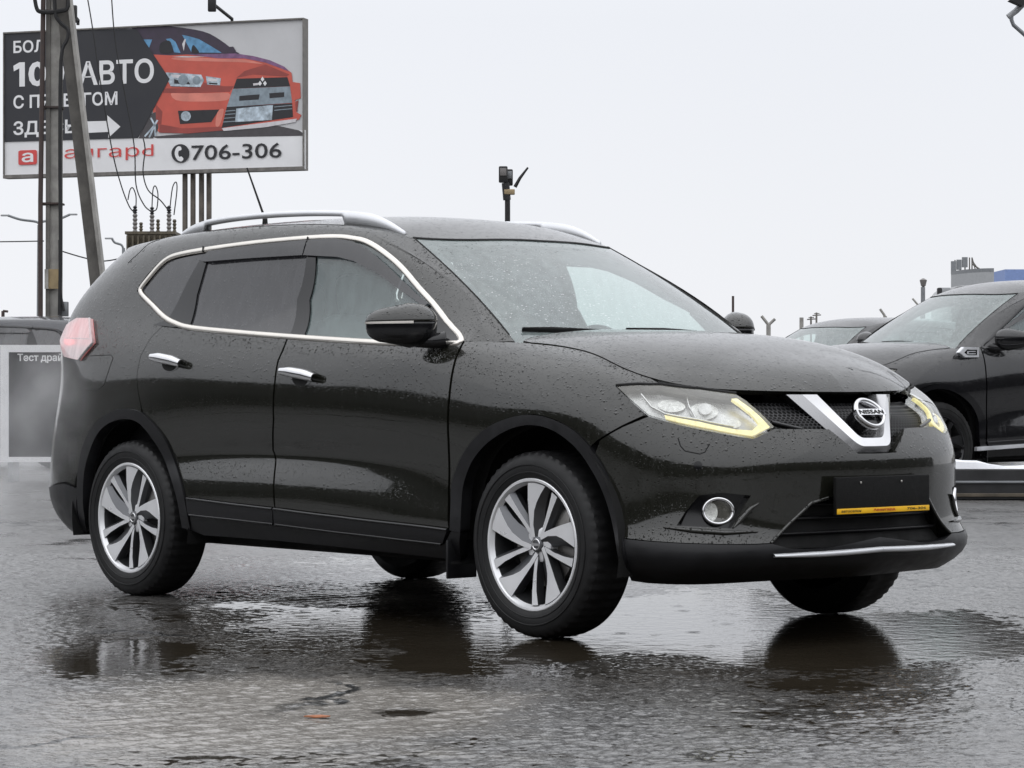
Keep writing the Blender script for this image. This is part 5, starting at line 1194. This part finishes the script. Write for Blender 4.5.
# street lamp arm entering at the top right
D = 14.
ab = thing('lamp_post', PZ(1052, D), 'grey pipe end of a lamp bracket at the top right corner', 'lamp post')
m = MB(); m.tube([P(1052, 3, D)*[1, 1, 0], P(1052, 60, D), P(1050, 20, D)], .045, 10); m.tube([P(1052, 62, D), P(1026, 36, D), P(1013.5, 25, D), P(1011.5, 20, D), P(1011.5, 12, D)], .011, 8); part(m, 'post', 'galvanised', ab)
m = MB(); m.tube([P(1008, 17, D), P(1016, 11, D), P(1034, -8, D), P(1060, -30, D)], [.016, .017, .02, .02], 10); part(m, 'arm', 'wall_grey', ab)
m = MB(); m.prism([(-.10, -.004), (-.045, .018), (.07, .06), (.09, .04), (-.03, -.035)], P(1027, 0, D-.05), RT, UP, -FWH, -.03, .03); part(m, 'lamp_head', 'cable_black', ab)
# fence posts with raked barbed wire arms
def fence_post(px, yb, yj, arms, depth, label, wide=.11, mat='concrete'):
    r = thing('fence_post', PZ(px, depth), label, 'fence post', 'posts of the far fence')
    m = MB(); m.tube([PZ(px, depth), P(px, yj, depth)], wide/2, 6); part(m, 'post', mat, r)
    for x, y in arms: m = MB(); m.tube([P(px, yj, depth), P(x, y, depth)], wide*.36, 6); part(m, 'arm', mat, r)
fence_post(768.5, 334, 325, [(761.5, 316), (775, 319)], 62, 'concrete fence post with a forked top just beyond the bonnet')
fence_post(885, 334, 316, [(880, 309)], 62, 'forked fence post showing above the roof of the dark hatchback', .09)
fence_post(921.5, 334, 309, [(912.5, 298.5), (929, 299)], 62, 'forked fence post under the lantern beside the black car', .07)
fence_post(801.5, 334, 317.5, [], 62, 'squat square fence post at the front of the dark hatchback', .10)
fence_post(733, 330, 296, [], 62, 'thin bare stake rising over the far door mirror', .06, 'rust_steel')
fence_post(3, 330, 311, [(8, 311.5)], 62, 'short dark fence post over the car roof at the left edge', .09, 'rust_steel')
D = 60.
ln = thing('lantern', PZ(923, D), 'slim lantern post between the far cars and the rooftop sign', 'street lamp')
m = MB(); m.tube([PZ(923, D), P(923, 287, D)], .05, 8); part(m, 'post', 'galvanised', ln)
m = MB(); m.lathe([(.02, 0), (.055, .03), (.085, .16), (.02, .2)], 10, 'z'); q = P(923.3, 287, D)
for v in m.bm.verts: v.co += Vector(q)
part(m, 'lamp_head', 'insulator', ln)
for px, yt, lab in ((811, 316.5, 'thin house aerial, the shorter of the pair over the hatchback bonnet'), (816.5, 312.5, 'thin house aerial, the taller of the pair over the hatchback bonnet')):
    m = MB(); m.tube([PZ(px, 90), P(px, yt, 90)], .035, 5); m.tube([P(px-4, yt+3, 90), P(px+4.5, yt+2.4, 90)], .02, 4); m.tube([P(px-2.5, yt+1.2, 90), P(px+3, yt+1, 90)], .016, 4); tag(m.build('house_aerial', 'concrete_dark'), lab, 'aerial', 'aerials beyond the fence')
# buildings on the right
D = 150.
bd = thing('office_building', PZ(985, D), 'low grey curved building carrying a rooftop sign beyond the black car', 'building')
zr = zpx(272, D); m = MB(); xs = np.linspace(951, 994, 13); poly = [tuple((np.array(PZ(x, D+4*((x-994)/43)**2))-PZ(951, D))[:2]) for x in xs]
base = PZ(951, D); poly2 = poly+[tuple((PZ(994, D+14)-base)[:2]), tuple((PZ(951, D+16)-base)[:2])]
z_l, z_r = zpx(277, D), zpx(271.5, D)
m.prism(poly2, (base[0], base[1], 0), (1, 0, 0), (0, 1, 0), (0, 0, 1), 0, zr); part(m, 'wall', 'wall_grey', bd, smooth=False)
m = MB(); m.prism(poly2, (base[0], base[1], zr), (1, 0, 0), (0, 1, 0), (0, 0, 1), 0, .22); part(m, 'parapet', 'galvanised', bd, smooth=False)
rs = thing('rooftop_sign', P(962, 272, D+5), 'grey panelled sign on a steel truss on the roof of the curved building', 'sign')
for k, (x0, x1, y0, y1) in enumerate(((951, 956, 261, 274), (956.6, 961.4, 259.5, 270), (962, 967.5, 257, 267.5))):
    m = MB(); c = P((x0+x1)/2, (y0+y1)/2, D+5); m.box(c, ((x1-x0)*D/FOC, .2, (y1-y0)*D/FOC), rot=VR); part(m, 'panel', 'galvanised', rs, smooth=False)
m = MB()
for x, y0 in ((955, 260), (960, 260), (965, 258), (969.5, 257.5), (972, 257.5)): m.tube([P(x, y0, D+5.2), P(x, 273, D+5.2)], .05, 4)
for x in (976, 980, 984): m.tube([P(972, 257.5+(x-976)*.8, D+5.2), P(x, 272, D+5.2)], .045, 4)
part(m, 'truss', 'concrete_dark', rs)
bb = thing('blue_building', PZ(1030, 170), 'blue clad building roof showing over the black car', 'building')
m = MB(); m.box(tuple(PZ(1035, 176)+[0, 0, zpx(269, 170)/2]), (46*170/FOC, 10, zpx(269, 170)), rot=VR); part(m, 'wall', 'wall_blue', bb, smooth=False)
m = MB(); m.box(tuple(PZ(1004, 169)+[0, 0, zpx(272.5, 169)/2]), (24*170/FOC, 9, zpx(272.5, 169)), rot=VR); part(m, 'wing', 'wall_blue', bb, smooth=False)
vn = thing('parked_truck', PZ(957, 40), 'dark truck cab roof rising behind the windscreen of the black car', 'truck')
zt2 = zpx(284, 40); c = PZ(972, 41.5); m = MB(); m.box((c[0], c[1], zt2/2+.3), (1.0, 2.2, zt2-.6), rot=VR, bev=.16, seg=4); part(m, 'cab', 'black_paint', vn)
m = MB(); p = PZ(945, 40.4); m.box((p[0], p[1], zpx(290.5, 40)), (.16, .06, .12), rot=VR, bev=.01); part(m, 'marker_lamp', 'wall_grey', vn)
m = MB(); p = PZ(939.5, 40.2); m.box((p[0], p[1], zpx(297, 40)), (.07, .12, .30), rot=VR, bev=.02); part(m, 'mirror', 'cable_black', vn)
m = MB(); p = PZ(972, 41.5)
for sx in (-.35, .35):
    for q in (-.7, .7): m.lathe([(.3, -.1), (.45, -.12), (.48, -.08), (.48, .08), (.45, .12), (.3, .1)], 20)
part(m, 'tyre', 'rubber', vn)
for v in vn.children[-1].data.vertices: v.co += Vector((c[0], c[1], .48))
# low display platform with snow, black crossover on it
PD = 21.8; pt = zpx(469, PD)
pf = thing('low_barrier', PZ(900, PD), 'low dark barrier with snow along its top in front of the black car', 'barrier')
c = PZ(960, PD+.16); m = MB(); m.box((c[0], c[1], pt/2), (6.6, .32, pt), rot=VR, bev=.01); part(m, 'beam', 'platform_dark', pf, smooth=False)
for y, h_, mt in ((482, .02, 'galvanised'), (495, .03, 'platform_edge')):
    c = PZ(960, PD-.01); m = MB(); m.box((c[0], c[1], zpx(y, PD)), (6.58, .05, h_), rot=VR, bev=.005); part(m, 'edge_strip', mt, pf, smooth=False)
m = MB(); a = PZ(960, PD); rows = []
for i in range(60):
    x = -3.25+6.5*i/59; h_ = .035+.03*random.random()+.02*math.sin(i*.7); w_ = .24+.05*random.random()
    rows.append([m.bm.verts.new(a+RT*x+FWH*(.015+.03*random.random())+np.array([0, 0, pt])), m.bm.verts.new(a+RT*x+FWH*.05+np.array([0, 0, pt+h_*.8])), m.bm.verts.new(a+RT*x+FWH*w_*.6+np.array([0, 0, pt+h_])), m.bm.verts.new(a+RT*x+FWH*w_+np.array([0, 0, pt]))])
for r0, r1 in zip(rows[:-1], rows[1:]):
    for k in range(3): m.bm.faces.new((r0[k], r1[k], r1[k+1], r0[k+1]))
tag(m.build('snow', 'snow_white'), kind='stuff')
def copy_car(label, origin, heading, scale, mat, skip=(), glass=None, group=None):
    r = empty('parked_car'); tag(r, label, 'car', group); r.location = tuple(origin); r.scale = scale; r.rotation_euler = (0, 0, math.atan2(heading[1], heading[0]))
    def rec(src, dst):
        for ch in children(src):
            nm = ch.name.split('.')[0]
            if nm in skip: continue
            c = ch.copy(); COL.objects.link(c); c.parent = dst
            for s in c.material_slots:
                k = s.material.name if s.material else ''; new = mat if k == 'olive_paint' else (glass or {}).get(k)
                if new: s.link = 'OBJECT'; s.material = MATS[new]
            rec(ch, c)
    rec(car, r); return r
def place(local, scale, heading, px, depth, z0):
    t = np.array(PZ(px, depth, z0)); h = np.array([heading[0], heading[1]]); s = np.array([-h[1], h[0]])
    q = h*local[0]*scale[0]+s*local[1]*scale[1]; return (t[0]-q[0], t[1]-q[1], z0)
LOGO = ('badge', 'badge_bar', 'badge_backing', 'badge_lettering', 'chrome_vee', 'badge_emblem', 'hub_emblem', 'number_plate', 'yellow_strip', 'strip_lettering', 'plate_screw', 'tow_cover', 'aerial', 'roof_rail')
hd_ = -RT*math.cos(R(35))-FWH*math.sin(R(35)); sc3 = (1.20, 1.00, 1.16)
suv = copy_car('black crossover facing left with a silver wing vent, behind the snowy barrier', place((.88, .80), sc3, hd_, 979, 23.4, 0.), hd_, sc3, 'black_suv_paint', LOGO, {'satin_trim': 'gloss_black', 'wheel_silver': 'gloss_black', 'drl_amber': 'lamp_grey', 'rail_silver': 'gloss_black', 'lamp_white': 'lamp_grey', 'wheel_grey': 'matt_black', 'rubber': 'matt_black', 'brake_steel': 'matt_black', 'black_plastic': 'gloss_black'})  # wheels and brakes blackened to carry the deep shade in its arches
so_ = np.array(suv.location); sx_ = np.array([hd_[0], hd_[1], 0]); sy_ = np.array([-hd_[1], hd_[0], 0])
def on_side(px, py, yl): return on_plane(px, py, so_+sy_*yl, sy_)
def side_prism(pts, yl, d0, d1, name, mat):
    o = on_side(*pts[0], yl); m = MB(); m.prism([tuple(((on_side(x, y, yl)-o)@sx_, (on_side(x, y, yl)-o)[2])) for x, y in pts], o, sx_, (0, 0, 1), sy_, d0, d1, bev=.004)
    ob = m.build(name, mat, None, smooth=False); ob.parent = suv; bpy.context.view_layer.update(); ob.matrix_parent_inverse = suv.matrix_world.inverted()
bpy.context.view_layer.update()
side_prism([(958, 352.5), (963, 347), (978, 347.5), (978, 357.3), (964, 357.5)], .868, -.03, .016, 'wing_vent', 'rail_silver')
side_prism([(963, 352.4), (966, 349.6), (975.6, 349.8), (975.6, 355.2), (966.3, 355.2)], .868, .014, .019, 'vent_inlay', 'gloss_black')
for q in ([(965.5, 351), (974, 351), (974, 352), (965.5, 352)], [(965.5, 353.4), (974, 353.4), (974, 354.4), (965.5, 354.4)], [(965.5, 351), (967, 351), (967, 354.4), (965.5, 354.4)]): side_prism(q, .868, .017, .023, 'vent_mark', 'rail_silver')
side_prism([(975.5, 447), (1060, 441.5), (1060, 445), (975.5, 451)], .91, -.02, .02, 'sill_strip', 'rail_silver')
sc4 = (1.02, 1.0, 1.02); hd4 = -RT*math.cos(R(40))-FWH*math.sin(R(40))
copy_car('dark hatchback roof and windscreen showing between the bonnet and the black car', place((.16, .6), sc4, hd4, 874, 33., .12), hd4, sc4, 'black_paint', LOGO, {'satin_trim': 'gloss_black'})
hd5 = -RT*math.cos(R(12))+FWH*math.sin(R(12)); sc5 = (1.05, 1.03, 1.05)
copy_car('dark blue car behind the white framed test drive board', place((-.6, 0), sc5, hd5, 22, 31., 0.0), hd5, sc5, 'navy_paint', LOGO, {'satin_trim': 'gloss_black'})
# test drive board
D = 26.
td = thing('notice_board_stand', PZ(60, D), 'dark board in a white frame lettered test drive, at the left edge', 'sign board')
z0, z1 = zpx(462, D), zpx(345, D); wl_ = 150*D/FOC; o = PZ(.5, D)
m = MB(); m.prism([(.02, z0+.02), (wl_-.02, z0+.02), (wl_-.02, z1-.02), (.02, z1-.02)], o, RT, (0, 0, 1), -FWH, -.03, .0); part(m, 'board', 'sign_dark', td, smooth=False)
m = MB(); t_ = .085
for q in ([(0, z0), (t_, z0), (t_, z1), (0, z1)], [(wl_-t_, z0), (wl_, z0), (wl_, z1), (wl_-t_, z1)], [(t_, z1-t_*.85), (wl_-t_, z1-t_*.85), (wl_-t_, z1), (t_, z1)], [(t_, z0), (wl_-t_, z0), (wl_-t_, z0+.05), (t_, z0+.05)]): m.prism(q, o, RT, (0, 0, 1), -FWH, -.035, .025)
part(m, 'frame', 'white_frame', td, smooth=False)
for x in (.12, wl_-.12):
    m = MB(); p = o+RT*x; m.box((p[0]+FWH[0]*.05, p[1]+FWH[1]*.05, z0/2), (.05, .35, z0), rot=VR, bev=.005); part(m, 'foot', 'galvanised', td, smooth=False)
q0 = o+RT*((17.5-.5)*D/FOC)+np.array([0, 0, zpx(363, D)]); t = text_on('lettering', 'Тест драйв', q0, RT, (0, 0, 1), -FWH, 50.5*D/FOC, 9.6*D/FOC, 'text_white', None, .025, .004); t.parent = td; t.matrix_parent_inverse = Matrix.Translation(-Vector(td.location))
# exhaust steam drifting at the rear of the olive car
st = NT('exhaust_vapour'); st.n.remove(st.b)
v = st.coord('Object'); ln_ = st.new('VectorMath', operation='LENGTH'); st.link(v, ln_.inputs[0])
fall = st.rng(ln_.outputs['Value'], 1., .15, 0, 1, True)
nz = st.new('TexNoise'); nz.inputs['Scale'].default_value = 2.3; nz.inputs['Detail'].default_value = 4; st.link(v, nz.inputs['Vector'])
dn = st.math('MULTIPLY', st.math('MULTIPLY', fall, st.rng(nz.outputs['Fac'], .34, .68, .15, 1, True)), 1.0)
pv = st.new('VolumePrincipled'); pv.inputs['Color'].default_value = (.97, .97, .98, 1); pv.inputs['Anisotropy'].default_value = .2; st.link(dn, pv.inputs['Density']); st.link(pv.outputs[0], st.out.inputs['Volume']); MATS['exhaust_vapour'] = st.m
def vapour(px, py, depth, rx, ry, rz):
    bm_ = bmesh.new(); bmesh.ops.create_icosphere(bm_, subdivisions=3, radius=1.0); me = bpy.data.meshes.new('exhaust_steam'); bm_.to_mesh(me); bm_.free()
    o = link_mesh('exhaust_steam', me, 'exhaust_vapour'); o.location = tuple(P(px, py, depth)); o.scale = (rx, ry, rz); o.rotation_euler = (0, 0, math.atan2(RT[1], RT[0])); tag(o, kind='stuff'); return o
vapour(42, 405, 12.1, .42, .7, .48)
vapour(12, 480, 12.8, .5, .8, .20)

# dark halls added out of view, so the wet paint mirrors dark low down
def hall(cx, cy, ang, L, h, label):
    r = thing('reflection_hall', (cx, cy, 0), label, 'building', 'unseen halls added for reflections'); rot = Matrix.Rotation(R(ang), 3, 'Z')
    m = MB(); m.box((cx, cy, h/2), (L, 8, h), rot=rot); part(m, 'wall', 'dark_hall_wall', r, smooth=False)
    m = MB(); m.box((cx, cy, h+.1), (L+.4, 8.4, .2), rot=rot); part(m, 'roof', 'galvanised', r, smooth=False)
    n_ = int(L/3.2)
    for k in range(n_):
        m = MB(); p = rot @ Vector((-L/2+(k+.5)*L/n_, 4.0, 0)); m.box((cx+p.x, cy+p.y, h*.42), (2.2, .06, h*.55), rot=rot, bev=.01); part(m, 'window', 'window_dark', r, smooth=False)
hall(-24, -22, -45, 70, 5.2, 'long unseen dark hall added beyond the rear of the olive car for reflections')
hall(27, 12, 115, 58, 4.6, 'unseen dark hall added to the right ahead of the olive car for reflections')
hall(22, -30, 40, 60, 5.0, 'unseen dark hall added behind the camera for reflections')
# panel fence carrying the forked posts
fn = thing('panel_fence', PZ(512, 62.6), 'long grey concrete panel fence below the forked posts beyond the cars', 'fence')
for k in range(26):
    x = -39+k*3.; c = CAM+FWH*62.6+RT*(x+1.5); m = MB(); m.box((c[0], c[1], .95), (2.94, .12, 1.9), rot=VR, bev=.02)
    for y in (.35, .95, 1.55): m.box((c[0]-FWH[0]*.07, c[1]-FWH[1]*.07, y), (2.5, .05, .42), rot=VR, bev=.02)
    part(m, 'panel', 'concrete', fn, smooth=False)
